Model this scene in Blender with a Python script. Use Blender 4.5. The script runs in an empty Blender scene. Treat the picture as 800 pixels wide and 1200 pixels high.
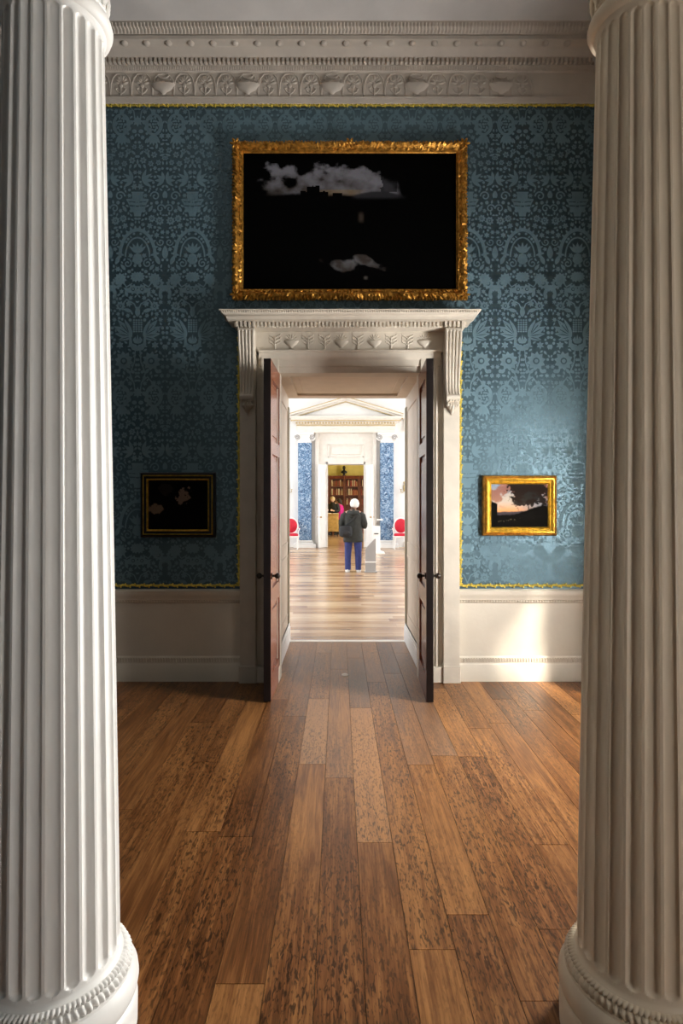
import bpy, math, random
from mathutils import Vector, noise, Matrix
R = random.Random(7)
PI = math.pi
COL = bpy.context.scene.collection
F = 690.0; VX = 397.0; VY = 587.0; EYE = 1.6
def PX(x, Y): return (x - VX) * Y / F
def PZ(y, Y): return EYE - (y - VY) * Y / F

# ---------------------------------------------------------------- materials
def newmat(name):
    m = bpy.data.materials.new(name); m.use_nodes = True
    nt = m.node_tree; b = nt.nodes['Principled BSDF']
    return m, nt, b
def N(nt, t, **kw):
    n = nt.nodes.new(t)
    for k, v in kw.items():
        if hasattr(n, k): setattr(n, k, v)
        else: n.inputs[k].default_value = v
    return n
def L(nt, a, b): nt.links.new(a, b)
def plain(name, col, rough=.5, metal=0, var=.12, scale=8, bump=0, bscale=40, spec=.5):
    m, nt, b = newmat(name)
    tc = N(nt, 'ShaderNodeTexCoord')
    nz = N(nt, 'ShaderNodeTexNoise'); nz.inputs['Scale'].default_value = scale; nz.inputs['Detail'].default_value = 4
    L(nt, tc.outputs['Object'], nz.inputs['Vector'])
    cr = N(nt, 'ShaderNodeValToRGB')
    cr.color_ramp.elements[0].position = .3; cr.color_ramp.elements[1].position = .7
    cr.color_ramp.elements[0].color = tuple(c*(1-var) for c in col) + (1,)
    cr.color_ramp.elements[1].color = tuple(min(1, c*(1+var)) for c in col) + (1,)
    L(nt, nz.outputs['Fac'], cr.inputs['Fac']); L(nt, cr.outputs['Color'], b.inputs['Base Color'])
    b.inputs['Roughness'].default_value = rough; b.inputs['Metallic'].default_value = metal
    b.inputs['Specular IOR Level'].default_value = spec
    if bump:
        n2 = N(nt, 'ShaderNodeTexNoise'); n2.inputs['Scale'].default_value = bscale
        L(nt, tc.outputs['Object'], n2.inputs['Vector'])
        bp = N(nt, 'ShaderNodeBump'); bp.inputs['Strength'].default_value = bump; bp.inputs['Distance'].default_value = .01
        L(nt, n2.outputs['Fac'], bp.inputs['Height']); L(nt, bp.outputs['Normal'], b.inputs['Normal'])
    return m
def plank_mat(name, dark, mid, light, rough, along_y=True, fleck=.6, glo=.4):
    m, nt, b = newmat(name)
    tc = N(nt, 'ShaderNodeTexCoord'); at = N(nt, 'ShaderNodeAttribute'); at.attribute_name = 'tone'
    sep = N(nt, 'ShaderNodeSeparateColor'); L(nt, at.outputs['Color'], sep.inputs['Color'])
    off = N(nt, 'ShaderNodeVectorMath', operation='SCALE'); L(nt, at.outputs['Color'], off.inputs[0]); off.inputs['Scale'].default_value = 37.0
    ad = N(nt, 'ShaderNodeVectorMath', operation='ADD'); L(nt, tc.outputs['Object'], ad.inputs[0]); L(nt, off.outputs[0], ad.inputs[1])
    def stretched(a, c, sc, det, dist=0):
        mp = N(nt, 'ShaderNodeMapping'); mp.inputs['Scale'].default_value = (a, c, 1) if along_y else (c, a, 1)
        L(nt, ad.outputs[0], mp.inputs['Vector'])
        n = N(nt, 'ShaderNodeTexNoise'); n.inputs['Scale'].default_value = sc; n.inputs['Detail'].default_value = det
        n.inputs['Distortion'].default_value = dist; L(nt, mp.outputs[0], n.inputs['Vector']); return n
    g1 = stretched(14, .9, 1.6, 6, 1.2)
    g2 = stretched(70, 2.5, 2.0, 5, .6)
    fl = stretched(1.2, .3, 80, 4, .8)
    blo = stretched(1, .6, 1.7, 3, 0)
    def math_(op, a, c, v=None):
        n = N(nt, 'ShaderNodeMath', operation=op)
        if a is not None: L(nt, a, n.inputs[0])
        if c is not None: L(nt, c, n.inputs[1])
        elif v is not None: n.inputs[1].default_value = v
        return n
    s = math_('MULTIPLY', g1.outputs['Fac'], None, .5)
    s2 = math_('MULTIPLY', g2.outputs['Fac'], None, .42)
    s3 = math_('ADD', s.outputs[0], s2.outputs[0])
    s4 = math_('MULTIPLY', sep.outputs['Red'], None, .42)
    s5 = math_('ADD', s3.outputs[0], s4.outputs[0])
    b1 = math_('MULTIPLY', blo.outputs['Fac'], None, .3); s5 = math_('ADD', s5.outputs[0], b1.outputs[0])
    cr = N(nt, 'ShaderNodeValToRGB'); e = cr.color_ramp.elements
    e[0].position = .50; e[0].color = dark + (1,); e[1].position = 1.02 if False else 1.0; e[1].color = light + (1,)
    k = e.new(.76); k.color = mid + (1,)
    L(nt, s5.outputs[0], cr.inputs['Fac'])
    fr = N(nt, 'ShaderNodeValToRGB'); fr.color_ramp.elements[0].position = .50; fr.color_ramp.elements[1].position = .62
    L(nt, fl.outputs['Fac'], fr.inputs['Fac'])
    patch = stretched(1, .5, 1.3, 1, 0)
    pr = N(nt, 'ShaderNodeValToRGB'); pr.color_ramp.elements[0].position = .30; pr.color_ramp.elements[1].position = .58
    L(nt, patch.outputs['Fac'], pr.inputs['Fac'])
    fm = math_('MULTIPLY', fr.outputs['Color'], pr.outputs['Color']); fm2 = math_('MULTIPLY', fm.outputs[0], None, fleck)
    mx = N(nt, 'ShaderNodeMix'); mx.data_type = 'RGBA'
    L(nt, fm2.outputs[0], mx.inputs[0]); L(nt, cr.outputs['Color'], mx.inputs[6]); mx.inputs[7].default_value = tuple(c*.35 for c in dark) + (1,)
    gm = N(nt, 'ShaderNodeMix'); gm.data_type = 'RGBA'       # worn greyer boards carry tone.blue
    L(nt, sep.outputs['Blue'], gm.inputs[0]); L(nt, mx.outputs[2], gm.inputs[6]); gm.inputs[7].default_value = (.30, .21, .15, 1)
    L(nt, gm.outputs[2], b.inputs['Base Color'])
    rr = N(nt, 'ShaderNodeMapRange'); rr.inputs['To Min'].default_value = rough*.75; rr.inputs['To Max'].default_value = rough*1.3
    L(nt, g1.outputs['Fac'], rr.inputs['Value']); L(nt, rr.outputs[0], b.inputs['Roughness'])
    b.inputs['Specular IOR Level'].default_value = glo
    bp = N(nt, 'ShaderNodeBump'); bp.inputs['Strength'].default_value = .25; bp.inputs['Distance'].default_value = .004
    L(nt, s3.outputs[0], bp.inputs['Height']); L(nt, bp.outputs['Normal'], b.inputs['Normal'])
    return m
def art_mat(name):
    m, nt, b = newmat(name)
    at = N(nt, 'ShaderNodeAttribute'); at.attribute_name = 'tone'
    nz = N(nt, 'ShaderNodeTexNoise'); nz.inputs['Scale'].default_value = 90
    mx = N(nt, 'ShaderNodeMix'); mx.data_type = 'RGBA'; mx.blend_type = 'MULTIPLY'; mx.inputs[0].default_value = .25
    L(nt, at.outputs['Color'], mx.inputs[6]); L(nt, nz.outputs['Color'], mx.inputs[7]); L(nt, mx.outputs[2], b.inputs['Base Color'])
    b.inputs['Roughness'].default_value = .75; b.inputs['Specular IOR Level'].default_value = .04
    return m
def scagliola(name):
    m, nt, b = newmat(name)
    tc = N(nt, 'ShaderNodeTexCoord')
    v = N(nt, 'ShaderNodeTexVoronoi'); v.inputs['Scale'].default_value = 11
    n = N(nt, 'ShaderNodeTexNoise'); n.inputs['Scale'].default_value = 14; n.inputs['Detail'].default_value = 6; n.inputs['Distortion'].default_value = 1.5
    L(nt, tc.outputs['Object'], n.inputs['Vector']); L(nt, n.outputs['Color'], v.inputs['Vector'])
    cr = N(nt, 'ShaderNodeValToRGB'); e = cr.color_ramp.elements
    e[0].position = .36; e[0].color = (.03, .06, .13, 1); e[1].position = .68; e[1].color = (.5, .62, .75, 1)
    k = e.new(.5); k.color = (.12, .24, .42, 1)
    L(nt, n.outputs['Fac'], cr.inputs['Fac']); L(nt, cr.outputs['Color'], b.inputs['Base Color']); b.inputs['Roughness'].default_value = .25
    return m
def glassmat():
    m, nt, b = newmat('window_glass')
    out = nt.nodes['Material Output']; t = N(nt, 'ShaderNodeBsdfTransparent'); g = N(nt, 'ShaderNodeBsdfGlossy'); g.inputs['Roughness'].default_value = .02
    mx = N(nt, 'ShaderNodeMixShader'); mx.inputs[0].default_value = .06
    L(nt, t.outputs[0], mx.inputs[1]); L(nt, g.outputs[0], mx.inputs[2]); L(nt, mx.outputs[0], out.inputs['Surface']); return m
M = dict(
    col_w=plain('column_paint', (.90, .885, .84), .42, var=.04, scale=5, bump=.05, bscale=25),
    col_shade=plain('column_paint_shaded', (.86, .72, .54), .45, var=.05, scale=5, bump=.06, bscale=25),  # warm shade on the right column put into its base colour
    stone=plain('stone_paint', (.60, .54, .45), .55, var=.07, scale=6, bump=.08, bscale=30),
    grey=plain('cornice_paint', (.62, .56, .49), .6, var=.08, scale=5, bump=.1, bscale=30),
    ceil=plain('ceiling_paint', (.70, .68, .66), .8, var=.1, scale=2.2, bump=.05),
    dado=plain('dado_paint', (.66, .60, .50), .5, var=.05, scale=3, bump=.05),
    plaster=plain('plaster', (.5, .48, .45), .8, var=.06),
    gold=plain('gilding', (.85, .50, .07), .34, .85, .35, 30, bump=.25, bscale=60),
    gold_dk=plain('aged_gilding', (.52, .25, .04), .4, .75, .5, 26, bump=.4, bscale=70),
    fillet=plain('fillet_gilding', (.80, .62, .12), .38, .6, .3, 40),
    ebony=plain('dark_wood', (.008, .005, .005), .4, var=.3, spec=.35),
    mahog=plain('mahogany', (.17, .045, .02), .25, var=.3, scale=9),
    brass=plain('brass', (.5, .33, .12), .3, 1),
    iron=plain('dark_bronze', (.03, .022, .018), .35, .6),
    silk_dk=plain('silk_ground', (.016, .030, .038), .44, var=.12, scale=3, spec=1.0),
    silk_lt=plain('silk_figure', (.145, .235, .28), .75, var=.10, scale=3, spec=.15),
    silk_wall=plain('silk_wall', (.035, .065, .08), .7, var=.2, scale=3),
    jamb=plain('jamb_paint', (.66, .56, .45), .5, var=.05),
    olive=plain('olive_strip', (.22, .19, .10), .5),
    white=plain('white_paint', (.84, .84, .83), .5, var=.02),
    hallst=plain('hall_stone', (.74, .71, .66), .5, var=.05),
    halltan=plain('hall_gilt_trim', (.50, .39, .20), .5, var=.1),
    scag=scagliola('blue_scagliola'), glass=glassmat(),
    red=plain('red_damask', (.55, .006, .03), .6), art=art_mat('oil_paint'),
    yellow=plain('yellow_paint', (.62, .52, .14), .6, var=.1, scale=3),
    bookwood=plain('bookcase_wood', (.16, .045, .022), .3, var=.3),
    sat=plain('satinwood', (.55, .36, .12), .35, var=.2),
    skin=plain('skin', (.62, .38, .28), .5), hair_w=plain('white_hair', (.85, .84, .82), .8, bump=.6, bscale=120, spec=.1),
    hair_b=plain('blonde_hair', (.62, .47, .25), .7), hair_d=plain('dark_hair', (.03, .02, .015), .6),
    coat=plain('dark_green_coat', (.026, .028, .025), .8, var=.25, scale=14, bump=.5, bscale=18),
    black=plain('black_fabric', (.012, .013, .016), .7, var=.2, bump=.4, bscale=20),
    jeans=plain('blue_denim', (.03, .042, .17), .8, var=.2, scale=20), pink=plain('pink_fabric', (.75, .03, .35), .7),
    shoe=plain('pale_shoe', (.75, .74, .72), .6), sign_shade_grey=plain('grey_laminate_and_shade', (.36, .35, .35), .4, var=.04),
    paper=plain('paper', (.9, .9, .88), .7, var=.02), bust=plain('black_bronze', (.012, .012, .015), .35, .4),
)
BOOKM = [plain('book_leather_%s' % n, c, .5) for n, c in (('tan', (.42, .2, .07)), ('brown', (.2, .08, .03)), ('red', (.3, .04, .02)), ('cream', (.6, .48, .3)))]
_b = M['silk_dk'].node_tree.nodes['Principled BSDF']; _b.inputs['IOR'].default_value = 1.78; _b.inputs['Specular Tint'].default_value = (.55, .84, 1.0, 1)
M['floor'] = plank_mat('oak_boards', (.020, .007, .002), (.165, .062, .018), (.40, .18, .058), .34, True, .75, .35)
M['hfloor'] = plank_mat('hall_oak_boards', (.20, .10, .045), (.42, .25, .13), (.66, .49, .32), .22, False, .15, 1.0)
M['gap'] = plain('board_gap', (.012, .007, .004), .9)

# ---------------------------------------------------------------- mesh builder
def wloc(o):
    v = Vector((0, 0, 0))
    while o is not None: v += o.location; o = o.parent
    return v
class MB:
    def __init__(s): s.v = []; s.f = []; s.m = []; s.t = []
    def add(s, vs, fs, m=0, tone=None):
        b = len(s.v); s.v.extend([tuple(p) for p in vs])
        for f in fs: s.f.append(tuple(i + b for i in f)); s.m.append(m); s.t.append(tone)
    def box(s, x0, x1, y0, y1, z0, z1, m=0, tone=None, c=0):
        if c:  # small chamfer all round: inset rings
            P = []
            for (z, k) in ((z0, c), (z0 + c, 0), (z1 - c, 0), (z1, c)):
                for (a, b_) in ((x0 + k, y0), (x1 - k, y0), (x1, y0 + k), (x1, y1 - k), (x1 - k, y1), (x0 + k, y1), (x0, y1 - k), (x0, y0 + k)):
                    cx = min(max(a, x0 + k), x1 - k); cy = min(max(b_, y0 + k), y1 - k)
                    kk = max(k, c if False else 0)
                    P.append((cx, cy, z))
            # outer octagon uses chamfered corners
            P = []
            for (z, k) in ((z0, c), (z0 + c, 0), (z1 - c, 0), (z1, c)):
                X0, X1, Y0, Y1 = x0 + k, x1 - k, y0 + k, y1 - k; q = c
                P += [(X0 + q, Y0, z), (X1 - q, Y0, z), (X1, Y0 + q, z), (X1, Y1 - q, z), (X1 - q, Y1, z), (X0 + q, Y1, z), (X0, Y1 - q, z), (X0, Y0 + q, z)]
            fs = [tuple(range(7, -1, -1)), tuple(range(24, 32))]
            for r in range(3):
                for i in range(8): j = (i + 1) % 8; fs.append((r*8 + i, r*8 + j, r*8 + 8 + j, r*8 + 8 + i))
            s.add(P, fs, m, tone); return
        s.add([(x0, y0, z0), (x1, y0, z0), (x1, y1, z0), (x0, y1, z0), (x0, y0, z1), (x1, y0, z1), (x1, y1, z1), (x0, y1, z1)],
              [(3, 2, 1, 0), (4, 5, 6, 7), (0, 1, 5, 4), (1, 2, 6, 5), (2, 3, 7, 6), (3, 0, 4, 7)], m, tone)
    def loft(s, rings, m=0, caps=True, closed=True, tone=None):
        n = len(rings[0]); vs = [p for r in rings for p in r]; fs = []
        for i in range(len(rings) - 1):
            for j in range(n if closed else n - 1):
                k = (j + 1) % n; fs.append((i*n + j, i*n + k, (i + 1)*n + k, (i + 1)*n + j))
        if caps: fs.append(tuple(range(n - 1, -1, -1))); fs.append(tuple(range((len(rings) - 1)*n, len(rings)*n)))
        s.add(vs, fs, m, tone)
    def lathe(s, prof, n=32, c=(0, 0, 0), m=0, rf=None):
        rings = []
        for (r, z) in prof:
            rings.append([(c[0] + r*(rf(a, r, z) if rf else 1)*math.cos(a), c[1] + r*(rf(a, r, z) if rf else 1)*math.sin(a), c[2] + z) for a in [2*PI*i/n for i in range(n)]])
        s.loft(rings, m)
    def prism(s, pts, axis, a, b, m=0):
        # pts are in the other two axes, in order (y,z) for x, (x,z) for y, (x,y) for z
        def mk(p, t): return (t, p[0], p[1]) if axis == 'x' else ((p[0], t, p[1]) if axis == 'y' else (p[0], p[1], t))
        s.loft([[mk(p, a) for p in pts], [mk(p, b) for p in pts]], m)
    def tube(s, pts, r, n=8, m=0, sy=1.0):
        pts = [Vector(p) for p in pts]; rings = []; up = None
        for i, p in enumerate(pts):
            d = (pts[min(i + 1, len(pts) - 1)] - pts[max(i - 1, 0)]).normalized()
            if up is None: up = d.orthogonal().normalized()
            up = (up - d*up.dot(d)).normalized(); w = d.cross(up); rr = r[i] if isinstance(r, (list, tuple)) else r
            rings.append([p + (up*math.cos(a) + w*math.sin(a)*sy)*rr for a in [2*PI*k/n for k in range(n)]])
        s.loft(rings, m)
    def ell(s, c, r, nu=10, nv=6, m=0, rot=None):
        rings = []
        for i in range(nv + 1):
            t = PI*(i + .02)/(nv + .04); ring = []
            for k in range(nu):
                a = 2*PI*k/nu; p = Vector((r[0]*math.sin(t)*math.cos(a), r[1]*math.sin(t)*math.sin(a), -r[2]*math.cos(t)))
                if rot is not None: p = rot @ p
                ring.append(p + Vector(c))
            rings.append(ring)
        s.loft(rings, m)
    def eloft(s, secs, n=14, m=0):
        # sections: (cx, cy, cz, rx, ry)
        s.loft([[(c[0] + c[3]*math.cos(2*PI*k/n), c[1] + c[4]*math.sin(2*PI*k/n), c[2]) for k in range(n)] for c in secs], m)
    def build(s, name, mats, parent=None, smooth=35, ground=True):
        off = wloc(parent) if parent else Vector((0, 0, 0)); loc = Vector((0, 0, 0))
        if parent is None and ground:
            xs = [p[0] for p in s.v]; ys = [p[1] for p in s.v]; zs = [p[2] for p in s.v]
            loc = Vector(((min(xs) + max(xs))/2, (min(ys) + max(ys))/2, min(zs))); off = loc
        me = bpy.data.meshes.new(name); me.from_pydata([(p[0] - off.x, p[1] - off.y, p[2] - off.z) for p in s.v], [], s.f)
        if not isinstance(mats, (list, tuple)): mats = [mats]
        for mt in mats: me.materials.append(mt)
        me.polygons.foreach_set('material_index', s.m)
        if any(t is not None for t in s.t):
            at = me.color_attributes.new('tone', 'FLOAT_COLOR', 'CORNER'); arr = []
            for p, t in zip(me.polygons, s.t):
                for _ in p.loop_indices: arr.extend(t if t else (.5, .5, 0, 1))
            at.data.foreach_set('color', arr)
        me.update()
        if smooth: me.shade_smooth(); me.set_sharp_from_angle(angle=math.radians(smooth))
        o = bpy.data.objects.new(name, me); COL.objects.link(o); o.location = loc
        if parent: o.parent = parent
        return o
def tag(o, label=None, cat=None, group=None, kind=None):
    if label: o['label'] = label
    if cat: o['category'] = cat
    if group: o['group'] = group
    if kind: o['kind'] = kind
    return o
def empty(name, loc, label, cat, group=None, kind=None):
    o = bpy.data.objects.new(name, None); COL.objects.link(o); o.location = loc; o.empty_display_size = .2
    return tag(o, label, cat, group, kind)
def copy_tree(o, parent=None):
    c = o.copy(); COL.objects.link(c)
    if parent: c.parent = parent
    for ch in o.children: copy_tree(ch, c)
    return c
bpy.context.view_layer.update()

# ---------------------------------------------------------------- room dimensions
YW = 5.257; XL = -3.6; XR = 2.6; YB = -3.0; ZC = 5.635; YH0 = 6.75; YH1 = 20.4
DX = .0945                       # centre line of the near doorway
JL, JR, JT = -.583, .772, 2.81  # reveal
OL, OR, OT = -.530, .719, 2.737  # front lip

# floors, board by board inside one mesh
mb = MB(); mb.box(XL, XR, YB, YW + .02, -.06, -.012, 1); mb.box(JL - .1, JR + .1, YW, 6.68, -.06, -.012, 1)
w = .165; k0 = int((XL + .08)/w) - 1
for k in range(k0, int(XR/w) + 2):
    x0 = -.08 + k*w; x1 = x0 + w; x0c = max(x0, XL); x1c = min(x1, XR)
    if x1c - x0c < .01: continue
    inside = x0 > JL - .12 and x1 < JR + .14
    yend = 6.68 if inside else YW + .01
    cuts = [YB]; y = YB + R.uniform(.4, 2)
    fixed = {0: [3.4, 5.6], -1: [.9, 3.58, 4.76, 6.2], 1: [2.757, 4.55, 6.0], 2: [2.1, 5.2]}.get(k)
    if fixed: cuts += fixed
    else:
        while y < yend - .4: cuts.append(y); y += R.uniform(1.1, 2.6)
    cuts.append(yend)
    for a, b in zip(cuts, cuts[1:]):
        t = R.uniform(.32, .66); g = R.random(); mid = (a + b)/2; worn = 0
        if -4 < k < 5 and mid > 4.3: worn = R.uniform(.1, .36)
        if k == 1 and 2.7 < a < 3: t = .98; worn = .12
        if k == -1 and 3.5 < a < 3.7: t = .9; worn = .25
        if k == 0 and mid > 3: t = .6
        mb.box(x0c + .0012, x1c - .0012, a + .0012, b - .0012, -.015, 0, 0, (t, g, worn, 1))
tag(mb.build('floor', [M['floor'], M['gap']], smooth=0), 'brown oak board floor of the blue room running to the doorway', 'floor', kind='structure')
mb = MB(); HX0, HX1 = -6.0, 6.5; mb.box(HX0, HX1, 6.7, 20.95, -.06, -.012, 1)
mb.box(HX0, HX1, 6.765, 6.955, -.015, 0, 0, (.02, .4, 0, 1))
y = 6.957; i = 0
while y < 20.9:
    wd = R.uniform(.15, .2); x = HX0
    while x < HX1:
        x2 = min(HX1, x + R.uniform(1.3, 3.2)); mb.box(x + .001, x2 - .001, y + .001, y + wd - .001, -.015, 0, 0, (R.uniform(.1, .95), R.random(), 0, 1)); x = x2
    y += wd
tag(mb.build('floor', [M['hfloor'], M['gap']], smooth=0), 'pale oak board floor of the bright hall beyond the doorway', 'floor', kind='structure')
mb = MB(); mb.box(-3.5, 3.5, 20.9, 29.9, -.05, 0, 0, (.45, .3, 0, 1))
tag(mb.build('floor', [M['hfloor']], smooth=0), 'golden boards of the library floor', 'floor', kind='structure')
mb = MB(); mb.box(JL, JR, 6.68, 6.765, -.02, .004, c=.002)
tag(mb.build('trim_1', M['hallst'], ground=False), 'pale threshold strip across the doorway floor', 'threshold', kind='structure')

# walls of the blue room
mb = MB()
mb.box(XL, JL, YW, YH0, 0, 5.75); mb.box(JR, XR, YW, YH0, 0, 5.75); mb.box(JL, JR, YW, YH0, JT, 5.75)
wall_far = tag(mb.build('wall_far', M['plaster'], ground=False), 'far wall of the blue room, hung with blue damask', 'wall', kind='structure')
mb = MB(); mb.box(XL - .2, XL, YB, YW, 0, 5.75)
tag(mb.build('wall_left', M['silk_wall'], ground=False), 'left side wall of the blue room', 'wall', kind='structure')
mb = MB(); mb.box(XL, XR, YB - .2, YB, 0, 5.75)
tag(mb.build('wall_back', M['silk_wall'], ground=False), 'wall behind the viewer', 'wall', kind='structure')
WINS = [(3.10, 4.02, .75, 2.58), (-1.32, -.50, .7, 2.9)]
mb = MB(); ys = [YB, WINS[1][0], WINS[1][1], WINS[0][0], WINS[0][1], YW]
mb.box(XR, XR + .3, ys[0], ys[1], 0, 5.75); mb.box(XR, XR + .3, ys[2], ys[3], 0, 5.75); mb.box(XR, XR + .3, ys[4], ys[5], 0, 5.75)
for a, b, z0, z1 in WINS: mb.box(XR, XR + .3, a, b, 0, z0); mb.box(XR, XR + .3, a, b, z1, 5.75)
tag(mb.build('wall_right', M['plaster'], ground=False), 'window wall on the right of the blue room', 'wall', kind='structure')
mb = MB(); mb.box(XL, XR, YB, YW, ZC, ZC + .12)
tag(mb.build('ceiling', M['ceil'], ground=False), 'grey plaster ceiling of the blue room', 'ceiling', kind='structure')
def window(name, a, b, z0, z1, X, sgn=1, label=''):
    e = empty(name, (X + .12*sgn, (a + b)/2, z0), label, 'window', kind='structure'); xa, xb = sorted((X + .10*sgn, X + .15*sgn))
    m_ = MB(); t = .05
    m_.box(xa, xb, a, a + t, z0, z1); m_.box(xa, xb, b - t, b, z0, z1); m_.box(xa, xb, a + t, b - t, z0, z0 + t); m_.box(xa, xb, a + t, b - t, z1 - t, z1)
    nb = max(2, round((b - a)/.45)); nr = max(2, round((z1 - z0)/.55))
    for i in range(1, nb): y_ = a + (b - a)*i/nb; m_.box(xa + .01, xb - .01, y_ - .012, y_ + .012, z0 + t, z1 - t)
    for i in range(1, nr): z_ = z0 + (z1 - z0)*i/nr; m_.box(xa + .012, xb - .012, a + t, b - t, z_ - .012, z_ + .012)
    m_.build('window_frame', M['white'], e)
    m_ = MB(); m_.box((xa + xb)/2 - .002, (xa + xb)/2 + .002, a + t/2, b - t/2, z0 + t/2, z1 - t/2); m_.build('pane', M['glass'], e)
    return e
window('window_1', *WINS[0], XR, 1, 'tall sash window in the right wall near the doorway wall')
window('window_2', *WINS[1], XR, 1, 'tall sash window in the right wall beside the viewer')

# ---------------------------------------------------------------- damask hung on the far wall
w_t = .49; rep = 2.42
def el2(cx, cy, rx, ry, rot=0, n=14):
    c, s_ = math.cos(rot), math.sin(rot); out = []
    for i in range(n):
        a = 2*PI*i/n; x = rx*math.cos(a); y_ = ry*math.sin(a); out.append((cx + x*c - y_*s_, cy + x*s_ + y_*c))
    return out
def leaf2(cx, cy, ln, wd, rot, n=7):
    c, s_ = math.cos(rot), math.sin(rot); P = []
    for i in range(n + 1): t = i/n; P.append((t*ln, wd*math.sin(PI*t**.8)*.5))
    for i in range(n - 1, 0, -1): t = i/n; P.append((t*ln, -wd*math.sin(PI*t**.8)*.5))
    return [(cx + x*c - y_*s_, cy + x*s_ + y_*c) for x, y_ in P]
SH = []  # (layer, polygon); half tile u>=0, mirrored
def S(p, l=0): SH.append((l, p))
def flower(u, v, r, n=9, l=0):
    for i in range(n): S(leaf2(u, v, r, r*.62, 2*PI*i/n + .2), l)
    S(el2(u, v, r*.34, r*.34), l + 1); S(el2(u, v, r*.2, r*.2), l + 2)
def band(pts, wd, l=0):
    for i in range(len(pts) - 1):
        (x0, y0), (x1, y1) = pts[i], pts[i + 1]; dx, dy = x1 - x0, y1 - y0; q = math.hypot(dx, dy) or 1; nx, ny = -dy/q*wd/2, dx/q*wd/2; ex, ey = dx/q*wd*.2, dy/q*wd*.2
        S([(x0 + nx - ex, y0 + ny - ey), (x0 - nx - ex, y0 - ny - ey), (x1 - nx + ex, y1 - ny + ey), (x1 + nx + ex, y1 + ny + ey)], l)
def arc(cx, cy, r, a0, a1, wd, n=9, l=0, ry=None): band([(cx + r*math.cos(a0 + (a1 - a0)*i/n), cy + (ry or r)*math.sin(a0 + (a1 - a0)*i/n)) for i in range(n + 1)], wd, l)
def scroll(cx, cy, r, a0, turns, wd, l=0):
    band([(cx + r*(1 - .8*i/14)*math.cos(a0 + turns*2*PI*i/14), cy + r*(1 - .8*i/14)*math.sin(a0 + turns*2*PI*i/14)) for i in range(15)], wd, l)
# pomegranate
S(el2(.148, 0, .083, .102, 0, 18)); S(el2(.148, 0, .050, .080, 0, 16), 1)
for i in range(5):
    for j in range(3): S(el2(.144 + (j - 1)*.024 + (i % 2)*.01 - .005, -.05 + i*.025, .009, .010, .6, 6), 2)
for a in (-2.2, -1.9, -1.57, -1.24, -.95): S(leaf2(.144, -.085, .105, .035, a))
for a in (1.2, 1.57, 1.95): S(leaf2(.144, .09, .05, .025, a))
flower(.125, .31, .088, 10); band([(.144, .10), (.09, .17), (.035, .12), (.02, .02)], .010); band([(.02, .42), (.03, .3), (.07, .2), (.03, .1)], .011)
S(leaf2(.07, .2, .06, .03, .9)); S(leaf2(.19, .2, .06, .03, 2.2)); S(el2(.2, .22, .018, .018)); S(el2(.045, .215, .02, .014, .6))
for a in range(5): S(leaf2(0.0, .03, .05, .024, PI*a/4 - PI/2 + .01)) 
S(el2(.06, .02, .02, .02)); S(el2(.075, -.035, .016, .02)); S(el2(.03, -.06, .022, .018))
# cup and pine cone with large leaves
S([(0, .40), (.05, .41), (.08, .46), (.075, .51), (.055, .52), (.05, .47), (0, .445)]); S([(0, .465), (.028, .47), (.045, .5), (.02, .53), (.012, .5), (0, .55)])
for i in range(6):
    for j in range(2): S(el2(.012 + j*.022, .575 + i*.020, .010, .009, 0, 7))
for a, ln, wd in ((.15, .16, .055), (.5, .19, .065), (.85, .2, .06), (1.15, .17, .045), (-.25, .13, .045)): S(leaf2(.05, .53, ln, wd, a)); S(leaf2(.075, .53 + math.sin(a)*.03, ln*.7, .008, a), 1)
S(el2(.235, .52, .014, .014)); S(el2(.21, .5, .012, .012)); S(leaf2(.24, .46, .05, .03, -1.57))
flower(.155, .80, .047, 8); flower(.04, .95, .05, 8); flower(.19, 1.0, .055, 9); band([(0, .75), (.03, .82), (.1, .86), (.15, .8)], .011); S(leaf2(.05, .75, .09, .035, .3)); S(leaf2(.0, .7, .1, .04, 1.5)); S(leaf2(.22, .86, .08, .035, 1.9)); S(leaf2(.09, .88, .07, .032, 1.2))
# small sprays under the fruit
for (u, v, r) in ((.03, -.2, .026), (.085, -.24, .03), (.15, -.27, .032), (.215, -.23, .03), (.05, -.32, .034), (.12, -.35, .03), (.19, -.34, .028), (.24, -.3, .022)): flower(u, v, r, 6)
for (u, v, a) in ((.02, -.27, .8), (.11, -.3, 2.0), (.17, -.22, 1.4), (.2, -.28, .3), (.0, -.36, 1.57), (.07, -.17, 1.2)): S(leaf2(u, v, .055, .022, a))
for a in (.0, .6, 1.2, -.6): S(leaf2(.04, -.5, .11, .032, a))
for a in (1.8, 2.5, 3.14, 3.8): S(leaf2(.24, -.5, .085, .03, a))
# urn
S([(0, -.82), (.03, -.82), (.035, -.79), (.07, -.75), (.085, -.70), (.1, -.68), (.1, -.665), (.05, -.66), (.05, -.62), (.06, -.6), (0, -.6)])
S([(0, -.725), (.075, -.72), (.07, -.73), (0, -.737)], 1); S([(0, -.69), (.08, -.688), (.08, -.694), (0, -.70)], 1)
scroll(.16, -.64, .045, PI, -1.25, .012); scroll(.21, -.75, .04, 0, 1.2, .011); flower(.2, -.86, .042, 8); flower(.13, -.84, .036, 8); S(leaf2(.1, -.78, .07, .03, 1.0)); S(leaf2(.24, -.66, .07, .03, 1.5))
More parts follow.
